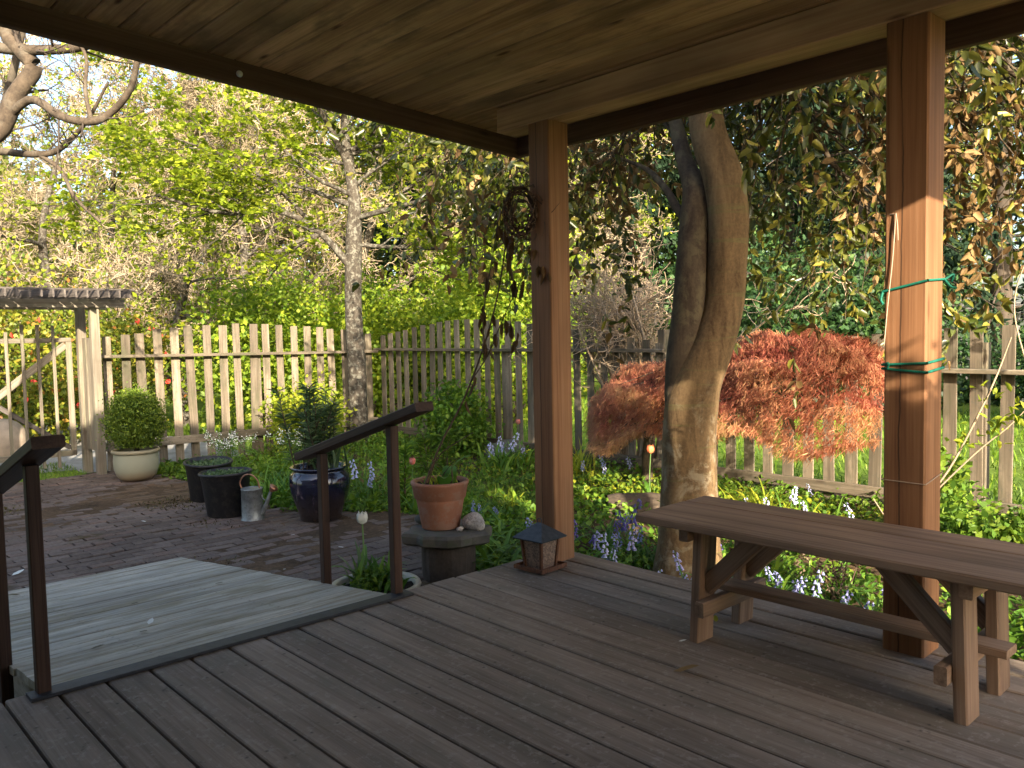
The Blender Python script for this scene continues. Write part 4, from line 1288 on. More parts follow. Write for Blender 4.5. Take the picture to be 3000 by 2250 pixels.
# --- leafy shrubs and hedges
def shrub(name, label, cat, c, rad, n, size, mat, seed, group=None, stems=10, up=.5, var=(2, 2), clump=60, hollow=.35, stemmat='bk_dark', ratio=.62, flat=1.0, simple=True, density=None):
    """leaf clumps spread through an ellipsoid, on a few stems"""
    r = np.random.default_rng(seed)
    c = np.array(c, float)
    rad = np.array(rad, float)
    t = thing(name, label, cat, (c[0], c[1], c[2] - rad[2]), 0, group)
    nc = max(6, n // clump)
    q = rdir(nc, 0, r) * (r.uniform(hollow ** 3, 1, nc) ** (1 / 3))[:, None]
    cen = c + q * rad
    ptsc = np.repeat(cen, clump, 0)
    cs = rad.mean() * .2
    p = ptsc + r.normal(0, cs, ptsc.shape) * np.array([1, 1, flat])
    p[:, 2] = np.maximum(p[:, 2], c[2] - rad[2] + .02)
    n_ = len(p)
    out = (p - c) / rad
    dd = rdir(n_, 0, r) + out * .5
    nn = rdir(n_, up, r) + out * .4
    cv = np.repeat(r.normal(0, .12, nc), clump)
    vv = np.clip(r.beta(var[0], var[1], n_) + cv, 0, 1)
    fn = leaf_simple if simple else leaf_arrays
    sz = r.uniform(.7, 1.3, n_) * size
    arr = fn(p, dd, nn, sz, sz * ratio, var=vv)
    crown_obj('foliage', [arr], M[mat], t)
    base = np.array([c[0], c[1], c[2] - rad[2]])
    st = []
    for i in range(stems):
        e = cen[r.integers(0, nc)]
        b = base + np.array([r.normal(0, rad[0] * .12), r.normal(0, rad[1] * .12), -.03])
        mid = (b + e) / 2 + r.normal(0, rad.mean() * .1, 3)
        st.append(pipe([b, mid, e], [.018 * rad.mean() + .004, .012 * rad.mean() + .003, .003], 10, 5))
    if st:
        wood_obj('stems', st, M[stemmat], t)
    return t
hedge = shrub('hedge', 'yellow-green hedge dotted with red flowers behind the garden gate', 'hedge', (-13.4, 2.4, .75), (1.1, 2.6, 1.12), 26000, .075, 'lf_hedge', 41, None, 20, .4, (2.2, 2), 50, .55)
r = np.random.default_rng(42)
v, f = lathe([(.004, 0), (.03, .012), (.045, .03), (.03, .034), (.012, .02), (.0001, .03)], 9, True)
fl_me = poly_mesh('flower', v, f, M['petal_red'])
for i in range(46):
    q = rdir(1, 0, r)[0]
    q[0] = abs(q[0])
    link('flower', fl_me, hedge, (q[0] * 1.14, q[1] * 2.62, 1.12 + q[2] * 1.12), (r.uniform(-1, 1), 1.2 + r.uniform(-.6, .6), r.uniform(-1, 1)))

for i, (lab, c, rad, n, mat) in enumerate((
        ('bright green shrub right of the red flowered hedge, behind the sunlit pickets', (-12.6, 6.2, .95), (.9, 1.2, 1.2), 9000, 'lf_bright'),
        ('low bright shrub behind the lichened trunk', (-12.4, 8.2, .9), (1.0, 1.3, 1.2), 9000, 'lf_bright'),
        ('tall bright green shrub right of the lichened trunk behind the shaded fence', (-11.2, 10.2, 1.3), (1.3, 1.4, 1.7), 12000, 'lf_bright'),
        ('bright leafy bush left of the centre post behind the shaded fence', (-10.2, 9.4, 1.2), (1.3, 1.2, 1.6), 11000, 'lf_bright'),
        ('dark green shrub behind the centre post', (-8.6, 13.6, 1.3), (1.7, 1.3, 1.8), 11000, 'lf_dark'),
        ('dark green shrub seen left of the laurel trunk over the fence', (-7.3, 12.0, .8), (1.2, 1.0, 1.2), 8000, 'lf_dark'),
        ('dark green shrub above the red laceleaf maple', (-6.6, 13.4, .75), (1.6, 1.2, 1.35), 13000, 'lf_dark'),
        ('dark green shrub left of the right porch post', (-6.3, 14.6, .6), (1.3, 1.2, 1.15), 12000, 'lf_dark'),
        ('dark ivy covered shrub in front of the far grey fence', (-4.4, 17.2, .0), (2.2, 1.0, .75), 11000, 'lf_dark'),
        ('dark leafy shrub at the far right edge beyond the fence', (-2.2, 14.0, .5), (1.3, 1.3, 1.0), 9000, 'lf_dark'),
        ('mid green undergrowth shrub left of the lichened trunk beyond the lawn', (-13.6, 9.6, .55), (1.2, 2.4, .95), 11000, 'lf_bright'),
        ('big dark evergreen shrub far behind the twiggy trees', (-24.0, 9.0, 1.0), (2.0, 8.0, 2.0), 15000, 'lf_dark'))):
    shrub('shrub', lab, 'shrub', c, rad, n, .09 if mat == 'lf_bright' else .1, mat, 50 + i, 'shrubs beyond the fence', 8, .5, (2, 2.2), 45, .3)

# --- conifers far behind
def conifer(label, base, h, rad, seed, z0=.12):
    r = np.random.default_rng(seed)
    t = thing('conifer', label, 'tree', base, 0, 'dark conifers far behind the garden')
    b = np.array(base)
    P = np.linspace(b, b + np.array([0, 0, h]), 24)[None]
    R = np.linspace(.28, .02, 24)[None]
    nb_ = 150
    tt = np.sqrt(r.uniform(z0 ** 2, 1, nb_))
    zz = b[2] + h * tt
    L = rad * (1 - tt) ** .8 * r.uniform(.7, 1.15, nb_) + .3
    az = r.uniform(0, 2 * math.pi, nb_)
    n = 7
    out = np.empty((nb_, n, 3))
    s = np.linspace(0, 1, n)
    out[:, :, 0] = b[0] + np.cos(az)[:, None] * L[:, None] * s
    out[:, :, 1] = b[1] + np.sin(az)[:, None] * L[:, None] * s
    out[:, :, 2] = zz[:, None] + L[:, None] * (.12 * s - .42 * s * s)
    RR = np.linspace(.045, .01, n)[None] * np.ones((nb_, 1))
    wood_obj('trunk', [tubes(P, R, 9), tubes(out, RR, 4)], M['bk_dark'], t)
    S2 = kids(out, RR, 12, .15, 1, 50, rad * .26, 4, .12, (0, 0, -.12), .5, .5, .4, r)
    p, d = along(S2[0], 12, r, .05)
    n_ = len(p)
    dd = d + rdir(n_, -.25, r) * .8
    crown_obj('crown', [leaf_simple(p, dd, rdir(n_, 1, r), r.uniform(.2, .42, n_), r.uniform(.05, .11, n_), r.beta(2, 2.4, n_))], M['lf_conifer'], t)
conifer('tall dark conifer seen between the centre post and the laurel trunk', (-15.2, 19.4, -.4), 15, 3.6, 61)
conifer('tall dark conifer behind the laurel trunk', (-12.4, 22.5, -.4), 17, 4.0, 62)
conifer('dark conifer over the red laceleaf maple', (-9.0, 20.0, -.4), 13, 3.6, 63, .04)
conifer('dark conifer left of the right porch post', (-6.6, 22.0, -.4), 15, 3.8, 64, .04)
conifer('dark conifer over the far grey fence at the right edge', (-4.2, 25.5, -.4), 16, 4.2, 65)
conifer('distant dark conifer behind the lichened garden tree', (-22.5, 17.5, -.4), 13, 3.6, 66)
conifer('distant dark conifer in the gap left of the centre post', (-19.0, 21.5, -.4), 16, 4.0, 67)

# --- the woods beyond everything read as one mass
r = np.random.default_rng(68)
nc = 9000
cx_ = np.stack([r.uniform(-46, -12, nc), r.uniform(0, 46, nc), np.zeros(nc)], 1)
dist = np.hypot(cx_[:, 0], cx_[:, 1])
mm = (dist > 31) & (dist < 44)
cx_ = cx_[mm]
hh = 10.5 - 4.5 * np.clip((.42 - np.arctan2(cx_[:, 1], -cx_[:, 0])) / .3, 0, 1) + 1.8 * np.sin(np.arctan2(cx_[:, 1], -cx_[:, 0]) * 17) + 1.5 * np.sin(np.arctan2(cx_[:, 1], -cx_[:, 0]) * 41)
cx_[:, 2] = r.uniform(0, 1, len(cx_)) * hh
p = np.repeat(cx_, 40, 0) + r.normal(0, .75, (len(cx_) * 40, 3))
n_ = len(p)
w = leaf_simple(p, rdir(n_, 0, r), rdir(n_, .6, r), r.uniform(.2, .4, n_), r.uniform(.12, .26, n_), np.clip(np.repeat(r.uniform(0, 1, len(cx_)), 40) + r.normal(0, .15, n_), 0, 1))
stuff(link('far_woods', fast_mesh('far_woods', w[0], w[1], M['lf_woods'], w[2])))

# --- fruit tree reaching in at the top left
r = np.random.default_rng(71)
ft = thing('tree', 'bare smooth limbed fruit tree reaching in at the top left corner', 'tree', (-7.35, 0.55, -.33), 0, 'garden trees')
FL = []
for pts, ra in (([(-7.35, .55, -.34), (-7.34, .7, .6), (-7.3, .95, 1.6), (-7.2, 1.15, 2.3), (-7.08, 1.34, 2.6)], (.14, .12, .1, .085, .075)),
                ([(-7.11, 1.3, 2.58), (-6.97, 1.45, 2.66), (-6.9, 1.55, 2.91), (-6.82, 1.66, 3.1), (-6.86, 1.61, 3.2), (-6.97, 1.52, 3.38), (-7.03, 1.49, 3.8), (-7.1, 1.4, 4.4)], (.072, .068, .062, .058, .054, .05, .045, .03)),
                ([(-6.95, 1.5, 2.76), (-6.71, 1.61, 2.85), (-6.46, 1.72, 2.70), (-6.22, 1.83, 2.63), (-6.12, 1.94, 2.68), (-5.92, 2.02, 2.82), (-5.78, 2.04, 3.05), (-5.7, 2.1, 3.4)], (.032, .03, .029, .028, .026, .022, .018, .012)),
                ([(-7.12, 1.35, 3.29), (-6.92, 1.56, 3.24), (-6.61, 1.75, 3.2), (-6.34, 1.89, 3.19), (-6.0, 2.05, 3.25)], (.04, .038, .034, .03, .02)),
                ([(-7.3, .95, 1.7), (-7.5, 1.25, 2.3), (-7.56, 1.5, 2.65), (-7.54, 1.61, 2.97), (-7.37, 1.68, 3.34), (-7.34, 1.73, 3.6), (-7.3, 1.8, 4.2)], (.05, .042, .036, .032, .028, .024, .012)),
                ([(-7.56, 1.45, 2.6), (-7.43, 1.54, 2.6), (-7.15, 1.7, 2.55), (-6.9, 1.82, 2.56), (-6.54, 1.92, 2.72), (-6.3, 2.0, 2.95)], (.034, .03, .026, .022, .014, .008)),
                ([(-7.1, 1.72, 2.55), (-6.95, 1.83, 2.42), (-6.85, 1.9, 2.2), (-6.62, 2.0, 2.0)], (.018, .016, .014, .008)),
                ([(-6.22, 1.85, 2.64), (-6.28, 1.84, 2.86), (-6.3, 1.86, 3.1), (-6.45, 1.8, 3.3)], (.016, .015, .012, .01)),
                ([(-7.0, 1.5, 3.4), (-6.7, 1.9, 3.9), (-6.4, 2.3, 4.3), (-6.2, 2.8, 4.6)], (.03, .024, .018, .01))):
    P = smooth_path(pts, 26)
    FL.append((P, np.interp(np.linspace(0, 1, 26), np.linspace(0, 1, len(ra)), ra)))
FP, FR = np.stack([a for a, _ in FL]), np.stack([b for _, b in FL])
wood_obj('trunk', [tubes(FP, FR, 10)], M['bk_fruit'], ft)
K1 = kids(FP[1:], FR[1:], 6, .25, 1, 50, .55, 7, .14, (0, 0, .05), .28, .4, 0, r)
K2 = kids(*K1, 4, .2, 1, 45, .26, 5, .16, (0, 0, .04), .5, .5, 0, r)
wood_obj('twigs', [tubes(*K1, 5), tubes(*K2, 4)], M['bk_dark'], ft)
p, d = along(K2[0], 2, r)
n_ = len(p)
crown_obj('crown', [leaf_simple(p, rdir(n_, .2, r), rdir(n_, 1, r), r.uniform(.02, .05, n_), r.uniform(.015, .035, n_), r.beta(2, 2, n_))], M['lf_maple'], ft)

# --- laurel: forked trunk by the deck, hanging leaves, many of them brown
r = np.random.default_rng(81)
lt = thing('tree', 'thick forked laurel trunk with hanging green and dead brown leaves beside the deck', 'tree', (-2.76, 3.9, -.33), 0, 'garden trees')
def trunk_path(pts, ra, n=30):
    P = smooth_path(pts, n)
    return P, np.interp(np.linspace(0, 1, n), np.linspace(0, 1, len(ra)), ra)
main = trunk_path([(-2.76, 3.9, -.36), (-2.765, 3.91, -.12), (-2.78, 3.94, .25), (-2.785, 3.95, .5), (-2.77, 3.96, .7), (-2.735, 3.975, .84), (-2.68, 4.03, 1.02), (-2.65, 4.1, 1.25),
                   (-2.64, 4.12, 1.5), (-2.64, 4.14, 1.75), (-2.67, 4.13, 1.98), (-2.73, 4.08, 2.22), (-2.75, 4.09, 2.46), (-2.72, 4.16, 2.82), (-2.6, 4.3, 3.4), (-2.5, 4.4, 4.2)],
                  (.23, .178, .158, .152, .15, .135, .118, .112, .112, .114, .112, .1, .092, .08, .06, .03), 60)
left = trunk_path([(-2.83, 3.93, .5), (-2.825, 3.93, .75), (-2.82, 3.95, .95), (-2.81, 3.98, 1.15), (-2.8, 4.0, 1.41), (-2.825, 4.08, 1.74), (-2.85, 4.12, 1.93), (-2.95, 4.16, 2.12), (-3.08, 4.2, 2.5), (-3.3, 4.25, 3.1)],
                  (.08, .095, .1, .098, .092, .09, .075, .05, .038, .025), 44)
stub = trunk_path([(-2.84, 4.06, 1.72), (-2.98, 4.12, 1.84), (-3.12, 4.2, 1.98), (-3.35, 4.3, 2.15), (-3.7, 4.4, 2.3)], (.036, .028, .022, .016, .008), 16)
limbs = [stub]
for pts, ra in (([(-2.75, 4.09, 2.5), (-2.5, 4.2, 2.75), (-2.1, 4.3, 2.95), (-1.7, 4.4, 3.1), (-1.2, 4.5, 3.2)], .05),
                ([(-2.74, 4.09, 2.45), (-2.4, 4.5, 2.8), (-1.9, 5.0, 2.8), (-1.3, 5.5, 2.85)], .045),
                ([(-2.75, 4.1, 2.5), (-2.9, 4.6, 2.9), (-3.1, 5.2, 3.1), (-3.3, 5.8, 3.0)], .045),
                ([(-3.05, 4.14, 2.4), (-3.5, 4.2, 2.8), (-4.1, 4.2, 3.0), (-4.8, 4.1, 2.95)], .04),
                ([(-3.2, 4.2, 2.9), (-3.7, 4.6, 3.1), (-4.3, 5.0, 3.1), (-5.0, 5.3, 2.9)], .035),
                ([(-2.6, 4.3, 3.3), (-2.2, 3.9, 3.7), (-1.6, 3.6, 3.9)], .04),
                ([(-2.7, 4.2, 2.9), (-2.0, 4.6, 3.3), (-1.1, 5.1, 3.4), (-.3, 5.4, 3.2)], .04),
                ([(-2.55, 4.4, 3.8), (-3.2, 4.6, 4.2), (-3.9, 4.6, 4.3)], .035),
                ([(-2.72, 4.16, 2.82), (-2.3, 4.6, 3.0), (-1.8, 5.0, 2.75), (-1.3, 5.3, 2.25)], .035),
                ([(-2.9, 4.15, 2.05), (-3.0, 4.6, 2.4), (-3.3, 5.0, 2.5), (-3.7, 5.4, 2.4)], .018),
                ([(-3.0, 4.18, 2.25), (-3.2, 4.22, 2.42), (-3.5, 4.28, 2.4), (-3.75, 4.3, 2.1)], .014),
                ([(-3.08, 4.2, 2.5), (-3.4, 4.3, 2.55), (-3.7, 4.45, 2.3), (-4.0, 4.6, 1.95)], .014),
                ([(-3.3, 4.25, 3.0), (-3.7, 3.95, 2.9), (-4.1, 3.75, 2.65), (-4.45, 3.65, 2.4)], .03),
                ([(-3.3, 4.25, 3.1), (-3.9, 4.2, 3.1), (-4.4, 4.0, 2.8), (-4.9, 3.9, 2.5)], .03),
                ([(-3.2, 4.2, 2.8), (-3.7, 4.05, 2.7), (-4.0, 3.9, 2.4), (-4.15, 3.85, 2.05)], .014),
                ([(-2.7, 4.2, 3.0), (-2.2, 3.8, 3.2), (-1.7, 3.5, 3.2), (-1.2, 3.3, 3.1)], .035),
                ([(-2.65, 4.25, 3.2), (-2.3, 3.7, 3.5), (-1.9, 3.2, 3.6), (-1.4, 2.8, 3.5)], .035),
                ([(-2.75, 4.09, 2.46), (-2.4, 3.85, 2.7), (-2.0, 3.7, 2.75), (-1.6, 3.62, 2.6)], .025),
                ([(-2.72, 4.15, 2.8), (-2.4, 3.75, 3.0), (-2.1, 3.6, 2.9), (-1.9, 3.55, 2.7)], .025),
                ([(-2.7, 4.16, 2.75), (-2.3, 4.0, 3.0), (-1.9, 3.85, 3.0), (-1.5, 3.7, 2.9)], .03),
                ([(-2.55, 4.35, 3.6), (-2.0, 3.9, 4.0), (-1.3, 3.5, 4.1), (-.7, 3.2, 4.0)], .035),
                ([(-2.7, 4.15, 2.6), (-2.7, 4.7, 2.7), (-2.65, 5.1, 2.4), (-2.4, 5.2, 1.95)], .03),
                ([(-2.75, 4.1, 2.5), (-2.55, 4.6, 2.55), (-2.4, 4.9, 2.1), (-2.2, 5.1, 1.85)], .03),
                ([(-2.4, 4.2, 2.4), (-2.2, 4.9, 2.6), (-1.9, 5.5, 2.4), (-1.75, 5.7, 2.0)], .03),
                ([(-2.1, 4.3, 2.8), (-1.9, 5.0, 2.9), (-1.6, 5.6, 2.7), (-1.4, 5.9, 2.2)], .03)):
    P = smooth_path(pts, 16)
    limbs.append((P, np.linspace(ra, ra * .3, 16)))
wood_obj('trunk', [tubes(main[0][None], main[1][None], 20), ], M['bk_laurel'], lt)
wood_obj('fork', [tubes(left[0][None], left[1][None], 16), tubes(stub[0][None], stub[1][None], 12)], M['bk_laurel_shade'], lt)
LP = np.stack([a for a, _ in limbs[1:]])
LR = np.stack([b for _, b in limbs[1:]])
Q1 = kids(LP, LR, 11, .15, 1, 50, .95, 8, .15, (0, 0, -.05), .45, .3, 0, r)
Q2 = kids(*Q1, 7, .15, 1, 48, .55, 6, .18, (0, 0, -.11), .5, .4, 0, r)
def trim(Q):
    m = ~in_porch(Q[0].reshape(-1, 3), .05).reshape(Q[0].shape[:2]).any(1)
    return Q[0][m], Q[1][m]
Q1, Q2 = trim(Q1), trim(Q2)
wood_obj('branches', [tubes(LP, LR, 7), tubes(*Q1, 5), tubes(*Q2, 4)], M['bk_laurel_shade'], lt)
p, d = along(Q2[0], 12, r, .1)
n_ = len(p)
hang = r.uniform(0., 1.0, n_)
dd = d * .5 + rdir(n_, 0, r) * 1.0 + np.array([0, 0, -1.0]) * hang[:, None]
nn = rdir(n_, .3, r)
ln = r.uniform(.045, .092, n_)
m = ~in_porch(p + dd / np.linalg.norm(dd, axis=1, keepdims=True) * ln[:, None], .03)
p, dd, nn, ln = p[m], dd[m], nn[m], ln[m]
n_ = len(p)
# dead leaves hang in patches
patch_ = np.sin(p[:, 0] * 3.1 + 1.3) + np.sin(p[:, 1] * 2.7 + p[:, 2] * 3.3) + r.normal(0, .8, n_)
brown = patch_ > .9
var = np.where(brown, r.beta(2, 2, n_), r.beta(1.6, 2.0, n_))
# the 300 leaves that show largest are leaves of their own
dv = p - np.array(CAM)
zc = dv @ np.array(FW)
uu = dv @ np.array(RX) / zc
vv_ = dv @ np.array(UP) / zc
vis = (zc > .5) & (np.abs(uu) < .61) & (np.abs(vv_) < .46) & (vv_ < .38 - .0 * uu)
order = np.argsort(np.where(vis, zc / ln, 1e9))
near = order[:300]
mask = np.ones(n_, bool)
mask[near] = False
for bm_, mt_, nm in ((~brown, 'lf_laurel', 'crown'), (brown, 'lf_brown', 'dead_leaves')):
    s_ = bm_ & mask
    a = leaf_arrays(p[s_], dd[s_], nn[s_], ln[s_], ln[s_] * r.uniform(.42, .52, s_.sum()), .15, .18, var[s_])
    o = crown_obj(nm, [a], M[mt_], lt)
    if nm == 'dead_leaves':
        o['kind'] = 'stuff'
    else:
        o['kind'] = 'stuff'
leaf_me = {}
for bi, mt_ in ((0, 'lf_laurel'), (1, 'lf_brown')):
    for q in range(4):
        a = leaf_arrays(np.zeros((1, 3)), np.array([[1.0, 0, 0]]), np.array([[0, 0, 1.0]]), 1.0, .48, .15 + .05 * q, .1 + .09 * q, [(.3, .55, .7, .92)[q]])
        leaf_me[(bi, q)] = fast_mesh('leaf', a[0], a[1], M[mt_], a[2])
for i in near:
    x_ = Vector(dd[i]).normalized()
    z_ = Vector(nn[i])
    y_ = z_.cross(x_).normalized()
    z_ = x_.cross(y_)
    s_ = ln[i]
    o = bpy.data.objects.new('leaf', leaf_me[(int(brown[i]), int(r.integers(0, 4)))])
    C.objects.link(o)
    q = p[i] - np.array(lt.location)
    o.parent = lt
    o.matrix_local = Matrix(((x_.x * s_, y_.x * s_, z_.x * s_, q[0]), (x_.y * s_, y_.y * s_, z_.y * s_, q[1]), (x_.z * s_, y_.z * s_, z_.z * s_, q[2]), (0, 0, 0, 1)))

# --- bare brown vine heaped on the fence
r = np.random.default_rng(91)
bv = thing('bare_vine', 'heap of bare brown vine twigs sprawling over the fence left of the laurel trunk', 'vine', (-5.55, 6.75, -.33))
st = []
base = np.array([-5.35, 6.6, -.33])
ends = []
for i in range(30):
    e = np.array([-5.55 + r.normal(0, .5), 6.75 + r.normal(0, .25), 1.15 + abs(r.normal(0, .28))])
    b = base + np.array([r.normal(0, .25), r.normal(0, .08), 0])
    st.append(smooth_path([b, b + (r.normal(0, .06), 0, .5), (b + e) / 2 + (0, 0, .3), e, e + (r.normal(0, .45), r.normal(0, .2), r.normal(-.1, .25))], 16))
SP = np.stack(st)
SR = np.linspace(.02, .005, 16)[None] * np.ones((30, 1))
W1 = kids(SP, SR, 9, .5, 1, 60, .55, 8, .3, (0, 0, .0), .5, .4, .2, r)
W2 = kids(*W1, 4, .1, 1, 55, .3, 6, .3, (0, 0, .02), .6, .5, 0, r)
W1[1][:] = np.maximum(W1[1], .005)
W2[1][:] = np.maximum(W2[1], .0045)
wood_obj('stems', [tubes(SP, SR, 6)], M['twig_brown'], bv)
wood_obj('twigs', [tubes(*W1, 4), tubes(*W2, 3)], M['twig_brown'], bv)

# --- red laceleaf maple
r = np.random.default_rng(101)
jm = thing('laceleaf_maple', 'red weeping laceleaf maple mounded in front of the pale picket fence', 'tree', (-4.25, 5.85, -.33))
jb = [pipe([(-4.62, 5.9, -.34), (-4.58, 5.88, .1), (-4.45, 5.85, .4), (-4.2, 5.85, .62), (-3.8, 5.85, .78)], [.055, .05, .045, .035, .02], 24, 10),
      pipe([(-4.45, 5.86, .38), (-4.6, 5.85, .55), (-4.8, 5.85, .66)], [.035, .028, .015], 12, 8),
      pipe([(-4.2, 5.85, .6), (-3.6, 5.9, .86), (-3.2, 5.9, .92), (-2.8, 5.85, .8)], [.03, .025, .02, .01], 16, 8)]
K = 11000
mx = r.uniform(-5.12, -2.48, K)
ztop = np.interp(mx, [-5.15, -5.05, -4.75, -4.3, -3.6, -3.25, -2.9, -2.65, -2.52, -2.42], [.3, .56, .74, .84, .97, 1.06, 1.08, 1.0, .88, .6])
zbot = .17 + .05 * np.sin(mx * 7) + .12 * np.clip((mx + 4.6) / .4, 0, 1) + .07 * np.clip((mx + 3.9) / .6, 0, 1) * np.clip((-2.9 - mx) / .4, 0, 1)
th = r.uniform(-.15, 2.6, K)
hd = .5 * np.clip((mx + 5.25) / .5, .3, 1) * np.clip((-2.35 - mx) / .4, .3, 1)
s_ = r.uniform(.62, 1.05, K)
tier = .09 * np.sin(mx * 8 + 2.5 * np.sin(th * 4 + mx * 2)) + .08 * np.sin(th * 9 + mx * 5)
P = np.stack([mx + r.normal(0, .03, K), 5.86 - hd * np.cos(th) * (s_ + tier), zbot + (ztop - zbot) * np.clip(np.sin(th), 0, 1) ** .8 * (s_ * .2 + .8 + tier * .7) + np.minimum(th, 0) * .2], 1)
O = np.stack([.25 * np.sin(mx * 5), -np.cos(th), np.maximum(np.sin(th), .15)], 1)
O /= np.linalg.norm(O, axis=1, keepdims=True)
hgt = np.clip((P[:, 2] - .1) / .95, 0, 1)
basev = np.clip(.86 - .5 * hgt + 1.6 * tier + r.normal(0, .12, K), 0, 1)
arrs = []
for lob in range(9):
    az = r.normal(0, .75, K)
    hor = O * np.array([1, 1, 0]) + 1e-3
    hor /= np.linalg.norm(hor, axis=1, keepdims=True)
    side = np.stack([-hor[:, 1], hor[:, 0], np.zeros(K)], 1)
    D = hor * np.cos(az)[:, None] * .75 + side * np.sin(az)[:, None] * .8 + np.array([0, 0, -1.0]) * r.uniform(.15, 1.15, K)[:, None]
    L = r.uniform(.035, .075, K)
    a = leaf_simple(P + r.normal(0, .015, (K, 3)), D, O + rdir(K, .4, r) * .5, L, L * .1, np.clip(basev + r.normal(0, .1, K), 0, 1))
    arrs.append(a)
crown_obj('crown', arrs, M['lf_red'], jm)
# twigs inside the mound
tw = []
for i in range(150):
    k = r.integers(0, K)
    src = np.array([r.uniform(-4.5, -2.9), 5.86, r.uniform(.45, .85)])
    tw.append(smooth_path([src, (src + P[k]) / 2 + (0, 0, .08), P[k]], 7))
TP = np.stack(tw)
jb.append(tubes(TP, np.linspace(.008, .003, 7)[None] * np.ones((len(tw), 1)), 4))
wood_obj('trunk', jb, M['bk_fruit'], jm)

# --- unseen shrubs added on the right to cast shade on post, trunk and fence
shrub('shrub', 'unseen rounded shrub added by the house corner to shade the right porch post', 'shrub', (1.70, 1.37, .95), (.17, .17, 1.28), 14000, .07, 'lf_dark', 111, None, 6, .5, (2, 2), 40, .1)
shrub('shrub', 'unseen leafy shrub added beyond the right end of the deck to dapple the garden light', 'shrub', (2.6, 3.1, .35), (.7, .55, .8), 5000, .08, 'lf_dark', 112, None, 8)
shrub('shrub', 'unseen garden shrub added past the fence end to shade the foot of the pale pickets', 'shrub', (3.2, 4.9, .45), (.9, .9, .95), 6000, .08, 'lf_dark', 113, None, 8)

shrub('tree', 'leafy treetop added unseen past the house corner to shade the laurel trunk', 'tree', (6.2, -.10, 6.75), (.5, .45, 1.55), 16000, .1, 'lf_dark', 114, None, 0, .5, (2, 2), 40, .1)  # unseen crown added to block sun from the upper laurel trunk
tt_ = [o for o in bpy.data.objects if o.name.startswith('tree') and o.get('label', '').startswith('leafy treetop')][0]
wood_obj('trunk', [pipe([(6.6, -.9, -.35), (6.5, -.8, 2.5), (6.3, -.3, 5.0), (6.2, -.1, 7.4)], [.14, .12, .09, .03], 24, 10)], M['bk_dark'], tt_)

# ---------------------------------------------------------------- ground cover (nobody could count it)
def gz(x, y):
    return bed_z(np.asarray(x, float), np.asarray(y, float)) 
r = np.random.default_rng(201)
def blades(name, x, y, z, hmin, hmax, w, mat, rr, lean=60):
    k = len(x)
    V, F, va = strap_arrays(np.stack([x, y, z], 1), rr.uniform(0, 6.28, k), rr.uniform(hmin, hmax, k), w, rr.uniform(lean - 20, 88, k), rr.uniform(10, 60, k), 4, rr.beta(2, 2, k), rr)
    return stuff(link(name, fast_mesh(name, V, F, M[mat], va)))
# lawn beyond the fences
k = 34000
x = r.uniform(-16, 1.5, k)
y = r.uniform(4.6, 15, k)
m = ~((x > -9.7) & (y < 6.5))
blades('lawn_grass', x[m], y[m], np.full(m.sum(), -.37), .06, .15, .012, 'grass', r)
k = 4000
x, y = r.uniform(-10.7, -9.45, k), r.uniform(.2, 2.65, k)
blades('verge_grass', x, y, np.full(k, -.3), .02, .06, .006, 'grass', r)

def bed_points(k, rr):
    x = rr.uniform(-9.5, 1.2, k)
    y = rr.uniform(2.9, 6.5, k)
    lim = np.where(x < -3.0, np.interp(x, [-9.55, -8.6, -7.75, -6.3, -5.8, -5.4, -4.7, -3.9, -3.0], [2.9, 3.12, 3.2, 3.06, 3.4, 3.75, 3.6, 3.1, 2.75]), 3.06)
    m = y > lim + rr.exponential(.05, k)
    m &= ~((x > -3.0) & (y < 3.1))
    return x[m], y[m]
# short grass lawn patch in the middle of the bed
x, y = bed_points(34000, r)
m = (np.abs((x + 6.1) / 1.75) ** 2 + np.abs((y - 4.55) / .75) ** 2 < 1 + r.normal(0, .2, len(x))) | ((x < -6.6) & (r.uniform(0, 1, len(x)) < .5))
blades('bed_grass', x[m], y[m], gz(x[m], y[m]), .04, .13, .007, 'grass', r)
def cover(name, k, fn, size, mat, hmax, rr, ratio=.75):
    x, y = bed_points(k, rr)
    w = fn(x, y)
    m = rr.uniform(0, 1, len(x)) < w
    x, y = x[m], y[m]
    n_ = len(x)
    z = gz(x, y) + rr.uniform(.005, 1, n_) ** 1.5 * hmax * (.5 + .5 * np.sin(x * 4 + 1.7 * np.sin(y * 3)) ** 2)
    a = leaf_arrays(np.stack([x, y, z], 1), rdir(n_, .2, rr), rdir(n_, 1.6, rr), rr.uniform(.6, 1.4, n_) * size, rr.uniform(.6, 1.4, n_) * size * ratio, .12, .15, rr.beta(2, 2, n_))
    stuff(link(name, fast_mesh(name, a[0], a[1], M[mat], a[2])))
def dens1(x, y):
    d = .5 + .5 * np.sin(x * 1.9 + 2.2 * np.sin(y * 1.3 + .4)) * np.sin(y * 2.7 + x * .6)
    lawn = np.exp(-((x + 6.1) / 1.5) ** 2 - ((y - 4.5) / .6) ** 2)
    bare = .6 * np.exp(-((x + 3.6) / .55) ** 2 - ((y - 4.35) / .3) ** 2) + np.exp(-((x + 5.1) / .35) ** 2 - ((y - 4.6) / .25) ** 2) + .5 * np.exp(-((x + 1.3) / .7) ** 2 - ((y - 4.6) / .4) ** 2)
    return np.clip(.25 + d * .8 - .7 * lawn - 1.1 * bare, .02, 1)
cover('ground_cover', 52000, dens1, .042, 'lf_cover', .13, r)
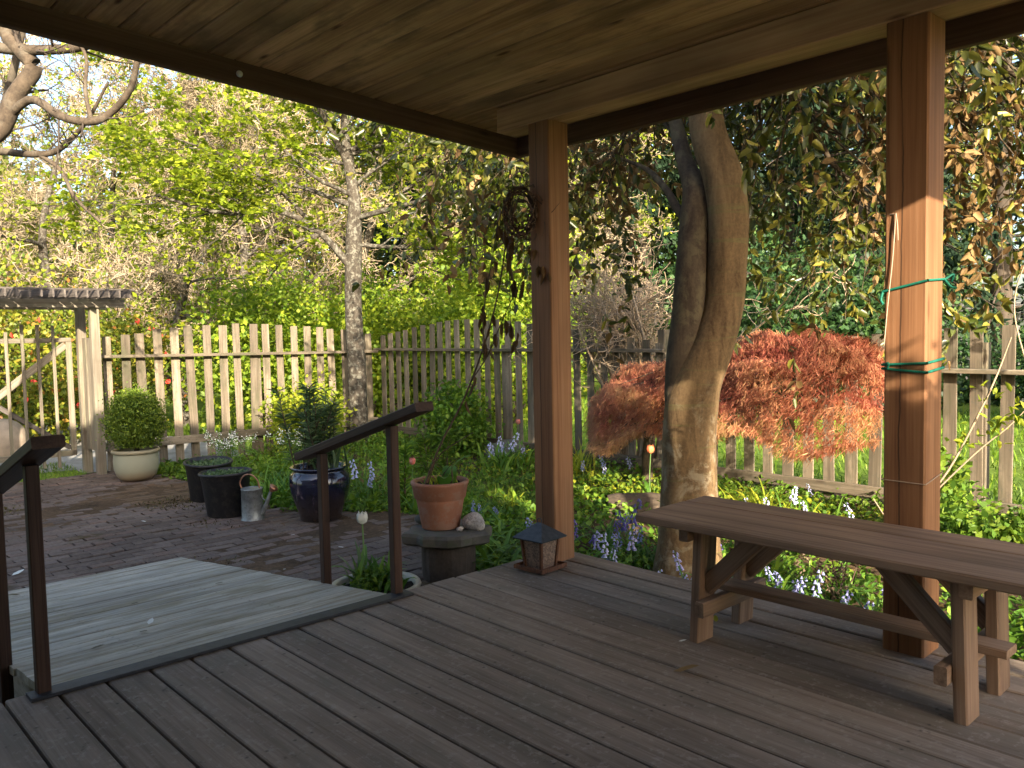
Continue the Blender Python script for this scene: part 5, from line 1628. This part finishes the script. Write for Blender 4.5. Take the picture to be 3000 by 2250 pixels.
cover('low_cover', 42000, lambda x, y: np.clip(np.exp(-np.maximum(0, (np.interp(x, [-9.55, -8.6, -7.75, -6.3, -5.8, -5.4, -4.7, -3.9, -3.0], [2.9, 3.12, 3.2, 3.06, 3.4, 3.75, 3.6, 3.1, 2.75]) + .7 - y) * -1) / .35), 0, 1) * (x < -3.2), .05, 'lf_cover', .1, r)
def densy(x, y):
    return np.exp(-((x + 4.6) / .55) ** 2 - ((y - 5.35) / .45) ** 2) + .8 * np.exp(-((x + 2.7) / 1.6) ** 2 - ((y - 5.6) / .35) ** 2) + .6 * np.exp(-((x + 6.3) / .5) ** 2 - ((y - 5.7) / .35) ** 2)
cover('deckside_cover', 60000, lambda x, y: np.clip(1.25 - (y - 3.05) / 1.5, 0, 1) * (x > -3.3) * (x < .6) * (.55 + .45 * np.sin(x * 5.1 + y * 3)), .055, 'lf_strap', .17, r, .45)
cover('deckside_leaves', 40000, lambda x, y: np.clip(1.1 - (y - 3.05) / 1.7, 0, 1) * (x > -3.3) * (x < .6), .045, 'lf_cover', .12, r)
cover('yellow_cover', 26000, densy, .04, 'lf_yellow', .14, r)
# dry leaf litter between the plants
x, y = bed_points(2600, r)
n_ = len(x)
a = leaf_arrays(np.stack([x, y, gz(x, y) + r.uniform(.003, .02, n_)], 1), rdir(n_, 0, r) * np.array([1, 1, .25]), rdir(n_, 2, r), r.uniform(.03, .075, n_), r.uniform(.015, .035, n_), .2, .3, r.beta(2, 2, n_))
stuff(link('leaf_litter', fast_mesh('leaf_litter', a[0], a[1], M['lf_brown'], a[2])))
# moss and leaf mould tufts in the paving joints
x = r.uniform(-9.4, -3.0, 60000)
y = r.uniform(.2, 3.6, 60000)
pe = np.interp(x, [-9.55, -8.6, -7.75, -6.3, -5.8, -5.4, -4.7, -3.9, -3.0], [2.85, 3.08, 3.15, 3.02, 3.35, 3.7, 3.55, 3.05, 2.7])
nz = np.sin(x * 2.3 + 1.9 * np.sin(y * 1.7)) + np.sin(y * 3.1 + x * 1.2 + 1) + .7 * np.sin(x * 5.3 - y * 4.1)
stain = np.exp(-((x + 7.75) / .75) ** 2 - ((y - 2.7) / .38) ** 2)
m = (y < pe) & ((nz + 2.2 * stain + r.normal(0, .35, len(x))) > 1.75) & ~((x > -5.4) & (y > .62) & (y < 2.02))
x, y = x[m], y[m]
n_ = len(x)
a = leaf_simple(np.stack([x, y, np.full(n_, ZG + .001) + r.uniform(-.006, .006, n_)], 1), rdir(n_, .2, r), rdir(n_, 1.5, r), r.uniform(.008, .03, n_), r.uniform(.006, .016, n_), r.beta(2, 2, n_))
stuff(link('moss', fast_mesh('moss', a[0], a[1], M['moss'], a[2])))

# ---------------------------------------------------------------- potted and bedding plants
shrub('boxwood', 'clipped ball of boxwood growing in the cream glazed planter', 'shrub', (-8.735, 2.87, .31), (.235, .235, .265), 20000, .022, 'lf_box', 301, None, 0, .5, (2, 2), 14, .72, 'bk_dark', .7)
bx = [o for o in bpy.data.objects if o.name == 'boxwood'][0]
wood_obj('stems', [pipe([(-8.735 + q * .02, 2.87, -.03), (-8.735 + q * .06, 2.87 + q * .03, .15), (-8.735 + q * .12, 2.87 + q * .05, .35)], [.014, .011, .006], 8, 6) for q in (-1, 0, 1)], M['bk_dark'], bx)

def seedlings(label, pot, rad, z, seed, n=700, size=.026):
    r = np.random.default_rng(seed)
    a = r.uniform(0, 6.28, n)
    q = np.sqrt(r.uniform(0, 1, n)) * rad
    b = np.array(pot.location)
    p = np.stack([b[0] + q * np.cos(a), b[1] + q * np.sin(a), b[2] + z + r.uniform(0, .035, n)], 1)
    arr = leaf_arrays(p, rdir(n, .3, r), rdir(n, 1.5, r), r.uniform(.7, 1.3, n) * size, r.uniform(.6, 1, n) * size, .1, .1, r.beta(2, 2, n))
    V = arr[0] - np.array([b[0], b[1], b[2] + z])
    o = link('seedlings', fast_mesh('seedlings', V, arr[1], M['lf_grey'], arr[2]), None, (b[0], b[1], b[2] + z))
    tag(o, label, 'seedlings')
seedlings('small green seedlings filling the front black nursery pot', np1, .18, .305, 302)
seedlings('small green seedlings in the black nursery pot behind', np2, .18, .30, 303)

def lily(name, label, cat, base, n, h, spread, seed, mat='lf_grey', leaf=.075, group=None, bare=.3):
    """upright stems with whorls of narrow leaves"""
    r = np.random.default_rng(seed)
    t = thing(name, label, cat, base, 0, group)
    b = np.array(base)
    P0 = []
    for i in range(n):
        s = b + np.array([r.normal(0, spread * .45), r.normal(0, spread * .45), 0])
        e = s + np.array([r.normal(0, spread * .6), r.normal(0, spread * .6), h * r.uniform(.6, 1.05)])
        P0.append(smooth_path([s, (s + e) / 2 + r.normal(0, .015, 3), e], 10))
    P0 = np.stack(P0)
    V, F = tubes(P0, np.linspace(.0055, .0035, 10)[None] * np.ones((n, 1)), 5)
    link('stems', fast_mesh('stems', V - b, F, M['brownstem'], None, True), t)
    p, d = along(P0, 70, r, bare)
    k = len(p)
    dd = rdir(k, 0, r) * np.array([1, 1, .2]) + d * .55
    arr = leaf_arrays(p, dd, d + rdir(k, 0, r) * .4, r.uniform(.7, 1.2, k) * leaf, leaf * .17, .1, .25, r.beta(2, 2, k))
    link('leaves', fast_mesh('leaves', arr[0] - b, arr[1], M[mat], arr[2]), t)
    return t
lily('lily', 'tall dark stemmed lilies with narrow leaves growing in the blue glazed urn', 'lily', (-5.72, 3.20, .07), 17, .66, .15, 311, 'lf_grey', .085, None, .12)
lily('lily', 'single lily stem with whorled leaves in the bed right of the blue urn', 'lily', (-5.6, 3.95, -.3), 2, .62, .05, 312, 'lf_cover', .095, None, .05)
lily('lily', 'low whorled lily shoots in the bed behind the handrail end', 'lily', (-6.7, 5.1, -.3), 6, .42, .2, 313, 'lf_cover', .09, None, .05)

def straps(name, label, cat, base, n, L, W, seed, mat='lf_strap', lean=62, droop=70, spread=.05, group=None, tagit=True):
    r = np.random.default_rng(seed)
    b = np.array(base, float)
    pts = np.stack([r.normal(0, spread, n), r.normal(0, spread, n), np.zeros(n)], 1)
    V, F, va = strap_arrays(pts, r.uniform(0, 6.28, n), r.uniform(.6, 1.1, n) * L, r.uniform(.8, 1.2, n) * W, r.uniform(lean - 18, min(lean + 22, 89), n), r.uniform(droop * .5, droop * 1.3, n), 6, r.beta(2, 2, n), r)
    o = link(name, fast_mesh(name, V, F, M[mat], va), None, b)
    if tagit:
        tag(o, label, cat, group)
    return o
straps('daylily', 'clump of arching strap leaves left of the blue urn', 'daylily', (-6.6, 3.32, -.31), 60, .42, .017, 321, spread=.1)
straps('strap_plant', 'arching leaf clump at the deck edge under the right half of the bench', 'plant', (-1.25, 3.4, -.31), 60, .34, .02, 341, 'lf_strap', 55, 95, .14)
straps('strap_plant', 'leafy clump behind the laurel trunk, left of the bench legs', 'plant', (-2.35, 4.15, -.3), 50, .34, .02, 342, 'lf_cover', 58, 85, .14)
straps('iris', 'upright strap leaves at the back of the blue urn', 'iris', (-5.66, 3.26, .08), 34, .30, .014, 322, 'lf_grey', 78, 40, .07)
straps('strap_plant', 'lush clump of long leaves behind the bird feeder, left of the centre post', 'plant', (-3.55, 3.35, -.31), 110, .40, .03, 323, 'lf_strap', 55, 95, .14)
straps('strap_plant', 'clump of long leaves behind the pedestal', 'plant', (-4.15, 3.5, -.31), 70, .36, .026, 324, 'lf_strap', 58, 85, .12)
straps('strap_plant', 'dark strap leaf clump by the foot of the right porch post', 'plant', (-1.55, 3.45, -.31), 70, .36, .02, 325, 'lf_strap', 55, 100, .1)
straps('strap_plant', 'clump of strap leaves seen between the bench legs', 'plant', (-2.15, 3.42, -.31), 70, .33, .02, 326, 'lf_strap', 55, 100, .12)
straps('strap_plant', 'tuft of thin upright leaves by the fence, left of the laurel trunk', 'plant', (-5.3, 5.75, -.28), 60, .42, .012, 327, 'lf_yellow', 75, 50, .08)
straps('strap_plant', 'tuft of long leaves at the foot of the red laceleaf maple', 'plant', (-3.2, 5.35, -.28), 50, .4, .014, 328, 'lf_yellow', 66, 70, .1)
straps('strap_plant', 'tuft of thin leaves below the fence right of the laurel trunk', 'plant', (-2.55, 5.0, -.28), 46, .34, .014, 329, 'lf_yellow', 62, 70, .09)
straps('strap_plant', 'broad leaved green clump in front of the fence behind the terracotta pot', 'plant', (-6.15, 5.55, -.28), 60, .38, .024, 330, 'lf_cover', 68, 70, .12)
straps('strap_plant', 'sunny tuft of leaves in the bed between terracotta pot and centre post', 'plant', (-4.75, 4.35, -.3), 22, .26, .016, 331, 'lf_yellow', 66, 60, .04)
straps('strap_plant', 'small leafy weed growing at the left foot of the ramp', 'plant', (-3.2, .50, -.31), 22, .3, .05, 332, 'lf_strap', 66, 70, .06)
shrub('shrub', 'sunlit yellow-green bush behind the blue urn at the foot of the lichened tree', 'shrub', (-9.0, 4.95, .12), (.42, .42, .42), 4200, .055, 'lf_maple', 333, None, 8, .6, (2.4, 2), 30, .3)
shrub('shrub', 'leafy green bush left of the centre post in front of the shaded fence', 'shrub', (-7.4, 5.95, .1), (.4, .3, .4), 3600, .06, 'lf_cover', 334, None, 8, .6, (2, 2.5), 30, .3)
shrub('shrub', 'low leafy bush behind the bench by the right porch post', 'shrub', (-1.75, 5.2, -.1), (.35, .3, .2), 1800, .05, 'lf_cover', 335, None, 5, .6)
shrub('shrub', 'tall leafy weed on the fence left of the right porch post', 'shrub', (-1.95, 5.55, .05), (.12, .12, .34), 700, .06, 'lf_cover', 336, None, 4, .6)

# bluebells: leaves plus nodding flower spikes
def bell_mesh(mat, seed, h=.26):
    r = np.random.default_rng(seed)
    P = smooth_path([(0, 0, 0), (.01, 0, h * .5), (.03, .0, h * .85), (.05, 0, h)], 10)
    sv = tubes(P[None], np.linspace(.0035, .002, 10)[None], 4)
    parts = []
    for k in range(13):
        f = .55 + .45 * k / 12
        c = np.array([np.interp(f, [0, .5, .85, 1], [0, .01, .03, .05]), 0, h * f])
        a = k * 2.4
        c = c + np.array([math.cos(a), math.sin(a), 0]) * .014
        V, F = lathe([(.0012, 0), (.006, -.004), (.007, -.012), (.012, -.02)], 6, False)
        V = np.array(V) * (1.15 - .4 * (k / 12))
        V[:, 0] += math.cos(a) * .006 * (-V[:, 2] / .02)
        parts.append((V + c, F))
    V, F = join_vf(parts)
    return fast_mesh('flower_spike', sv[0], sv[1], M['stem']), fast_mesh('flowers', V, F, M[mat])
spikes = {m_: [bell_mesh(m_, 400 + q, .2 + .05 * q) for q in range(3)] for m_ in ('bluebell', 'violet', 'paleblue')}
def bluebells(label, loc, n, mat, seed, spread=.14, scale=1.0, leaves=34):
    r = np.random.default_rng(seed)
    t = thing('bluebell_clump', label, 'bluebells', loc, 0, 'bluebells in the bed')
    pts = np.stack([r.normal(0, spread * .8, leaves), r.normal(0, spread * .8, leaves), np.zeros(leaves)], 1)
    V, F, va = strap_arrays(pts, r.uniform(0, 6.28, leaves), r.uniform(.16, .3, leaves) * scale, .012, r.uniform(45, 80, leaves), r.uniform(40, 110, leaves), 6, r.beta(2, 2, leaves), r)
    link('leaves', fast_mesh('leaves', V, F, M['lf_strap'], va), t)
    for i in range(max(3, int(n * .6))):
        s_, f_ = spikes[mat][i % 3]
        sc = scale * r.uniform(.6, .95)
        o = link('flower_spike', s_, t, (r.normal(0, spread), r.normal(0, spread), 0), (r.normal(0, .15), r.normal(0, .15), r.uniform(0, 6.28)))
        o.scale = (sc, sc, sc)
        link('flowers', f_, o)
    return t
bluebells('bluebells in the shade just right of the terracotta pot', (-4.6, 3.95, -.31), 9, 'bluebell', 411)
bluebells('bluebells hard against the left side of the centre post', (-3.75, 3.75, -.31), 12, 'bluebell', 412, .1, 1.15)
bluebells('dark violet bluebells right of the centre post', (-3.55, 4.1, -.31), 12, 'violet', 413, .13, 1.25)
bluebells('bluebells between the centre post and the bench end', (-3.1, 3.95, -.31), 10, 'bluebell', 414, .13, 1.1)
bluebells('violet bluebells under the left end of the bench seat', (-2.95, 4.25, -.31), 8, 'violet', 415, .12)
bluebells('bluebells at the deck edge under the left end of the bench', (-3.0, 3.4, -.31), 9, 'paleblue', 416, .1)
bluebells('bluebells at the foot of the laurel trunk, left of the bench legs', (-2.45, 3.4, -.31), 8, 'paleblue', 417, .08)
bluebells('large bluebell clump seen in the middle between the bench legs', (-2.05, 3.55, -.31), 16, 'bluebell', 418, .16)
bluebells('bluebells left of the dry hydrangea under the bench', (-2.25, 3.75, -.31), 12, 'bluebell', 419, .14)
bluebells('bluebells beside the right porch post under the bench', (-1.65, 3.75, -.31), 10, 'bluebell', 420, .12)
bluebells('pale blue flower head in the sun behind the terracotta pot', (-6.35, 5.75, -.28), 12, 'paleblue', 421, .1, 1.6)
bluebells('blue flowers beside the lilies of the blue urn', (-6.2, 4.0, -.3), 6, 'paleblue', 422, .08, 1.4)
bluebells('pale bluebells along the fence foot right of the laurel trunk', (-2.9, 5.5, -.28), 12, 'paleblue', 423, .25, 1.1)
bluebells('pale bluebells along the fence foot left of the laurel trunk', (-5.0, 5.9, -.28), 8, 'paleblue', 424, .16, 1.1)
bluebells('bluebell stems at the right rim of the shallow bowl planter', (-3.25, 2.5, -.31), 5, 'paleblue', 425, .05, .9, 14)

# tulips
def tulip(label, loc, h, mat, seed, s=1.0):
    r = np.random.default_rng(seed)
    t = thing('tulip', label, 'tulip', loc, r.uniform(0, 6), 'tulips')
    V, F = pipe([(0, 0, 0), (.012, 0, h * .5), (.004, .006, h)], [.0045, .004, .0035], 10, 6)
    link('stem', fast_mesh('stem', V, F, M['stem'], None, True), t)
    k = 3
    V, F, va = strap_arrays(np.zeros((k, 3)), np.array([0, 2.1, 4.2]), h * .8, .04, np.array([70, 75, 65]), np.array([50, 60, 70]), 6, np.array([.5, .6, .4]), r)
    link('leaves', fast_mesh('leaves', V, F, M['lf_strap'], va), t)
    prof = [(.006, 0), (.02, .008), (.026, .025), (.024, .042), (.017, .058)]
    V, F = [], []
    for q in range(6):
        a0 = q * math.pi / 3
        rad_k = 1.0 if q % 2 else .93
        base = len(V)
        for i, (rr_, z) in enumerate(prof):
            wv = (.3, .62, .66, .55, .1)[i]
            for e in (-1, 0, 1):
                a = a0 + e * wv
                V.append((.004 + s * rr_ * rad_k * math.cos(a), .006 + s * rr_ * rad_k * math.sin(a), h + s * (z - (.006 if e and i == 4 else 0))))
        for i in range(4):
            for e in range(2):
                b_ = base + i * 3 + e
                F.append((b_, b_ + 1, b_ + 4, b_ + 3))
    link('flower', poly_mesh('flower', V, F, M[mat], True), t)
    return t
tulip('single white tulip in the shallow bowl planter', (-3.57, 2.24, -.14), .31, 'petal_white', 431, 1.15)
tulip('pink tulip bud standing over the grass behind the terracotta pot', (-5.3, 3.82, -.3), .40, 'petal_pink', 432, 1.0)
tulip('pink tulip at the left edge of the centre post by the fence', (-6.45, 6.05, -.28), .42, 'petal_pink', 433, 1.0)
tulip('salmon tulip right of the centre post by the fence', (-5.75, 6.1, -.28), .44, 'petal_pink', 434, 1.0)
tulip('orange tulip left of the laurel trunk above the log', (-4.15, 5.35, -.3), .42, 'petal_orange', 435, 1.25)
straps('tulip_leaves', 'tall leafy tulip greens filling the shallow bowl planter', 'plant', (-3.46, 2.245, -.14), 40, .2, .024, 436, 'lf_strap', 68, 60, .07)
straps('tulip_leaves', 'grey-green tulip leaf tuft on the left of the shallow bowl planter', 'plant', (-3.57, 2.23, -.14), 12, .22, .018, 437, 'lf_grey', 72, 40, .03)
shrub('seedlings', 'low leafy greenery spilling over the rim of the shallow bowl planter', 'plant', (-3.46, 2.245, -.1), (.13, .13, .05), 600, .03, 'lf_cover', 438, None, 0, .8)
# canna shoots in the terracotta pot
r = np.random.default_rng(441)
tl = thing('canna', 'young broad green leaves and reddish shoots in the terracotta pot', 'plant', (-3.80, 2.925, .245))
V, F, va = strap_arrays(np.array([[.03, .02, 0], [.05, .03, 0], [.0, .04, 0], [.06, -.01, 0]]), np.array([.8, 2.4, 4.2, 5.6]), np.array([.25, .2, .19, .16]), .085, np.array([78, 70, 75, 62]), np.array([60, 85, 50, 70]), 6, np.array([.35, .5, .3, .45]), r)
link('leaf', fast_mesh('leaf', V, F, M['lf_strap'], va), tl)
parts = [pipe([(.085, .01, -.01), (.095, .015, .05), (.092, .02, .12)], [.004, .007, .001], 10, 6), pipe([(-.02, .0, -.01), (.01, .02, .06), (.05, .06, .13)], [.003, .003, .001], 10, 5)]
link('shoot', cluster_mesh('shoot', parts, M['vine']), tl)
sp, sf, sv = strap_arrays(r.normal(0, .06, (40, 3)) * np.array([1, 1, 0]), r.uniform(0, 6.28, 40), r.uniform(.04, .1, 40), .008, r.uniform(50, 85, 40), 40, 4, r.beta(2, 2, 40), r)
link('sprouts', fast_mesh('sprouts', sp, sf, M['lf_yellow'], sv), tl)

# dry climber from the terracotta pot up to the wreath
r = np.random.default_rng(451)
cl = thing('climbing_vine', 'dry brown climbing stem with hanging dead leaves rising from the terracotta pot to the wreath', 'vine', (-3.80, 2.9, .24))
b0 = np.array(cl.location)
stems_ = [([(-3.83, 2.82, .22), (-3.72, 2.88, .5), (-3.56, 2.92, .75), (-3.41, 2.95, 1.05), (-3.3, 2.96, 1.32), (-3.2, 2.94, 1.6), (-3.08, 2.88, 1.78)], .0065),
          ([(-3.82, 2.84, .22), (-3.74, 2.87, .42), (-3.62, 2.94, .52), (-3.58, 3.0, .56)], .004),
          ([(-3.5, 2.93, .86), (-3.38, 2.95, 1.0), (-3.24, 2.92, 1.16), (-3.05, 2.86, 1.33), (-2.93, 2.82, 1.42)], .0038),
          ([(-3.42, 2.95, 1.03), (-3.4, 2.95, 1.25), (-3.33, 2.95, 1.5), (-3.22, 2.92, 1.75)], .0035),
          ([(-3.2, 2.94, 1.6), (-3.17, 2.93, 1.4), (-3.16, 2.92, 1.2), (-3.14, 2.93, 1.05)], .003),
          ([(-3.12, 2.9, 1.74), (-3.14, 2.9, 1.55), (-3.11, 2.9, 1.35)], .003)]
parts = [pipe(p_, [q_, q_ * .8, q_ * .5], 30, 6) for p_, q_ in stems_]
V, F = join_vf(parts)
link('stems', fast_mesh('stems', V - b0, F, M['vine'], None, True), cl)
tpl = leaf_arrays(np.zeros((1, 3)), np.array([[1.0, 0, 0]]), np.array([[0, 0, 1.0]]), 1.0, .36, .22, .3, [.12])
dl = fast_mesh('dead_leaf', tpl[0], tpl[1], M['lf_brown'], tpl[2])
for i in range(52):
    p_, q_ = stems_[r.choice([0, 0, 2, 3, 4, 5, 5])]
    P = smooth_path(p_, 40)
    c = P[r.integers(8, 40)]
    s = r.uniform(.05, .1)
    o = link('dead_leaf', dl, cl, c - b0 + r.normal(0, .01, 3), (r.uniform(-1, 1), r.uniform(.9, 1.7), r.uniform(0, 6.28)))
    o.scale = (s, s, s)
for i in range(9):
    o = link('dead_leaf', dl, cl, np.array([-2.9 + r.uniform(-.04, .13), 2.825 + r.normal(0, .004), 1.47 + r.normal(0, .05)]) - b0, (r.uniform(-1, 1), r.uniform(.8, 1.8), r.uniform(0, 6.28)))
    o.scale = (.06, .06, .06)

# rose cane rising at the right edge, in front of the fence
r = np.random.default_rng(461)
rc = thing('rose_cane', 'arching young rose cane with fresh leaves at the right edge in front of the fence', 'rose', (-1.55, 4.2, -.31))
b0 = np.array(rc.location)
parts = [pipe([(-1.62, 4.35, -.3), (-1.6, 4.3, .0), (-1.62, 4.3, .2), (-1.5, 4.35, .45), (-1.36, 4.4, .8), (-1.28, 4.42, 1.05)], [.008, .007, .006, .005, .003], 26, 6),
         pipe([(-1.58, 4.3, .28), (-1.4, 4.36, .5), (-1.28, 4.38, .62), (-1.2, 4.4, .72)], [.005, .004, .002], 14, 5),
         pipe([(-1.55, 4.28, -.3), (-1.7, 4.3, -.05), (-1.9, 4.35, .2)], [.006, .004, .003], 10, 5),
         pipe([(-1.22, 4.5, .85), (-1.3, 4.52, 1.2), (-1.22, 4.5, 1.5)], [.004, .004, .002], 12, 5)]
V, F = join_vf(parts)
link('canes', fast_mesh('canes', V - b0, F, M['twig_brown'], None, True), rc)
p = np.array([(-1.36, 4.4, .78)] * 12 + [(-1.44, 4.37, .55)] * 14 + [(-1.3, 4.38, .62)] * 22 + [(-1.24, 4.4, .7)] * 16) + r.normal(0, .035, (64, 3))
a = leaf_arrays(p, rdir(64, .3, r), rdir(64, 1, r), r.uniform(.035, .06, 64), r.uniform(.018, .03, 64), .15, .15, r.beta(3, 2, 64))
link('leaves', fast_mesh('leaves', a[0] - b0, a[1], M['lf_maple'], a[2]), rc)

# dried hydrangea heads under the bench
r = np.random.default_rng(471)
hy = thing('hydrangea', 'dry brown hydrangea heads on bare stems behind the bench', 'hydrangea', (-1.95, 4.05, -.31))
b0 = np.array(hy.location)
heads = [(-2.0, 4.05, .02), (-1.9, 4.15, .05), (-1.85, 3.95, -.02), (-2.05, 3.95, -.1), (-1.9, 3.9, -.14)]
V, F = join_vf([pipe([b0 + np.array([r.normal(0, .04), r.normal(0, .04), 0]), (b0 + np.array(h_)) / 2 + r.normal(0, .02, 3), h_], [.005, .004, .003], 8, 5) for h_ in heads])
link('stems', fast_mesh('stems', V - b0, F, M['brownstem'], None, True), hy)
for h_ in heads:
    n_ = 110
    q = rdir(n_, .2, r)
    a = leaf_simple(np.array(h_) - b0 + q * .055, q + rdir(n_, 0, r) * .7, rdir(n_, .5, r), r.uniform(.014, .024, n_), r.uniform(.012, .02, n_), r.beta(2, 2, n_))
    link('flower_head', fast_mesh('flower_head', a[0], a[1], M['lf_dry'], a[2]), hy)

# white flowered plants by the sunlit fence
_k = 10
_q = rng.normal(0, .018, (_k, 3))
_a = leaf_simple(_q, rdir(_k), rdir(_k, 1), .018, .018, np.ones(_k))
white_head = fast_mesh('flower_head', _a[0], _a[1], M['petal_white'])
def white_flowers(label, loc, seed, n=30):
    r = np.random.default_rng(seed)
    t = thing('white_flower', label, 'flowers', loc, 0, 'white flowered plants by the fence')
    P = np.stack([smooth_path([(r.normal(0, .06), r.normal(0, .06), 0), (r.normal(0, .1), r.normal(0, .1), .2), (r.normal(0, .16), r.normal(0, .16), r.uniform(.28, .42))], 8) for _ in range(n)])
    V, F = tubes(P, np.full((n, 8), .0025), 4)
    link('stems', fast_mesh('stems', V, F, M['stem']), t)
    for q in P[:, -1]:
        o = link('flower_head', white_head, t, tuple(q), (0, 0, r.uniform(0, 6.28)))
    p, d = along(P, 6, r)
    a = leaf_arrays(p, rdir(len(p), .2, r), rdir(len(p), 1, r), .06, .012, .1, .2, r.beta(2, 2, len(p)))
    link('leaves', fast_mesh('leaves', a[0], a[1], M['lf_cover'], a[2]), t)
white_flowers('white flower cluster in front of the sunlit fence behind the black pots', (-8.5, 3.75, -.31), 481)
white_flowers('white flower cluster left of the lilies at the foot of the fence', (-8.3, 4.35, -.31), 482, 22)

# ---------------------------------------------------------------- fallen leaves and petals
def fallen(label, loc, s, mat, rz, var, group=None, curl=.35, cat='fallen leaf', name='fallen_leaf'):
    a = leaf_arrays(np.zeros((1, 3)), np.array([[1.0, 0, 0]]), np.array([[0, 0, 1.0]]), s, s * .5, curl * .6, -curl, [var])
    o = link(name, fast_mesh(name, a[0], a[1], mat, a[2]), None, loc, (0, 0, rz))
    tag(o, label, cat, group)
fallen('curled brown fallen leaf lying in the middle of the deck', (-1.60, 2.17, .004), .085, M['lf_brown'], .5, .7)
fallen('white petal on the deck beside the front left bench leg', (-1.745, 2.40, .003), .03, M['petal_white'], .8, 0, None, .2, 'petal', 'petal')
fallen('pale leaf on the deck beside the back left bench leg', (-1.76, 2.66, .003), .04, M['lf_yellow'], 2.2, .9)
fallen('white petal near the left end of the patio, larger of the pair', (-5.68, 1.11, ZG + .012), .085, M['petal_white'], 2.0, 0, None, .2, 'petal', 'petal')
fallen('white petal near the left end of the patio, smaller of the pair', (-5.74, 1.21, ZG + .012), .06, M['petal_white'], 1.2, 0, None, .2, 'petal', 'petal')
fallen('white petal stuck on the pale ramp boards', (-3.52, 1.17, -.057), .05, M['petal_white'], 2.5, 0, None, .2, 'petal', 'petal')
for lab, px_, py_, sz in (('dark leaf fragment right of middle on the pale ramp, near its far edge', -4.13, 1.71, .05), ('brown leaf fragment on the pale ramp close to the near handrail foot', -3.36, .90, .05),
                          ('dark leaf fragment on the pale ramp just left of the white petal', -3.45, 1.11, .045), ('dark leaf fragment in the middle of the pale ramp', -4.09, 1.28, .04),
                          ('dark leaf fragment at the far left corner of the pale ramp', -5.1, 1.03, .06)):
    fallen(lab, (px_, py_, -.004 - (-2.962 - px_) * math.tan(slope) + .008), sz, M['moss'], px_ * 9, .3, 'leaf fragments on the ramp', .2)
for lab, px_, py_ in (('pale petal on the bricks left of the nursery pots', -6.59, 2.21), ('pale petal on the bricks above the far ramp corner', -6.34, 1.9), ('pale petal on the bricks just right of the ramp', -4.58, 2.33),
                      ('pale petal on the bricks below the slab pedestal', -4.76, 2.85), ('pale petal on the bricks below the blue urn', -5.34, 2.77)):
    fallen(lab, (px_, py_, ZG + .012), .04, M['petal_white'], px_ * 7, .3, 'petals on the patio', .2, 'petal', 'petal')
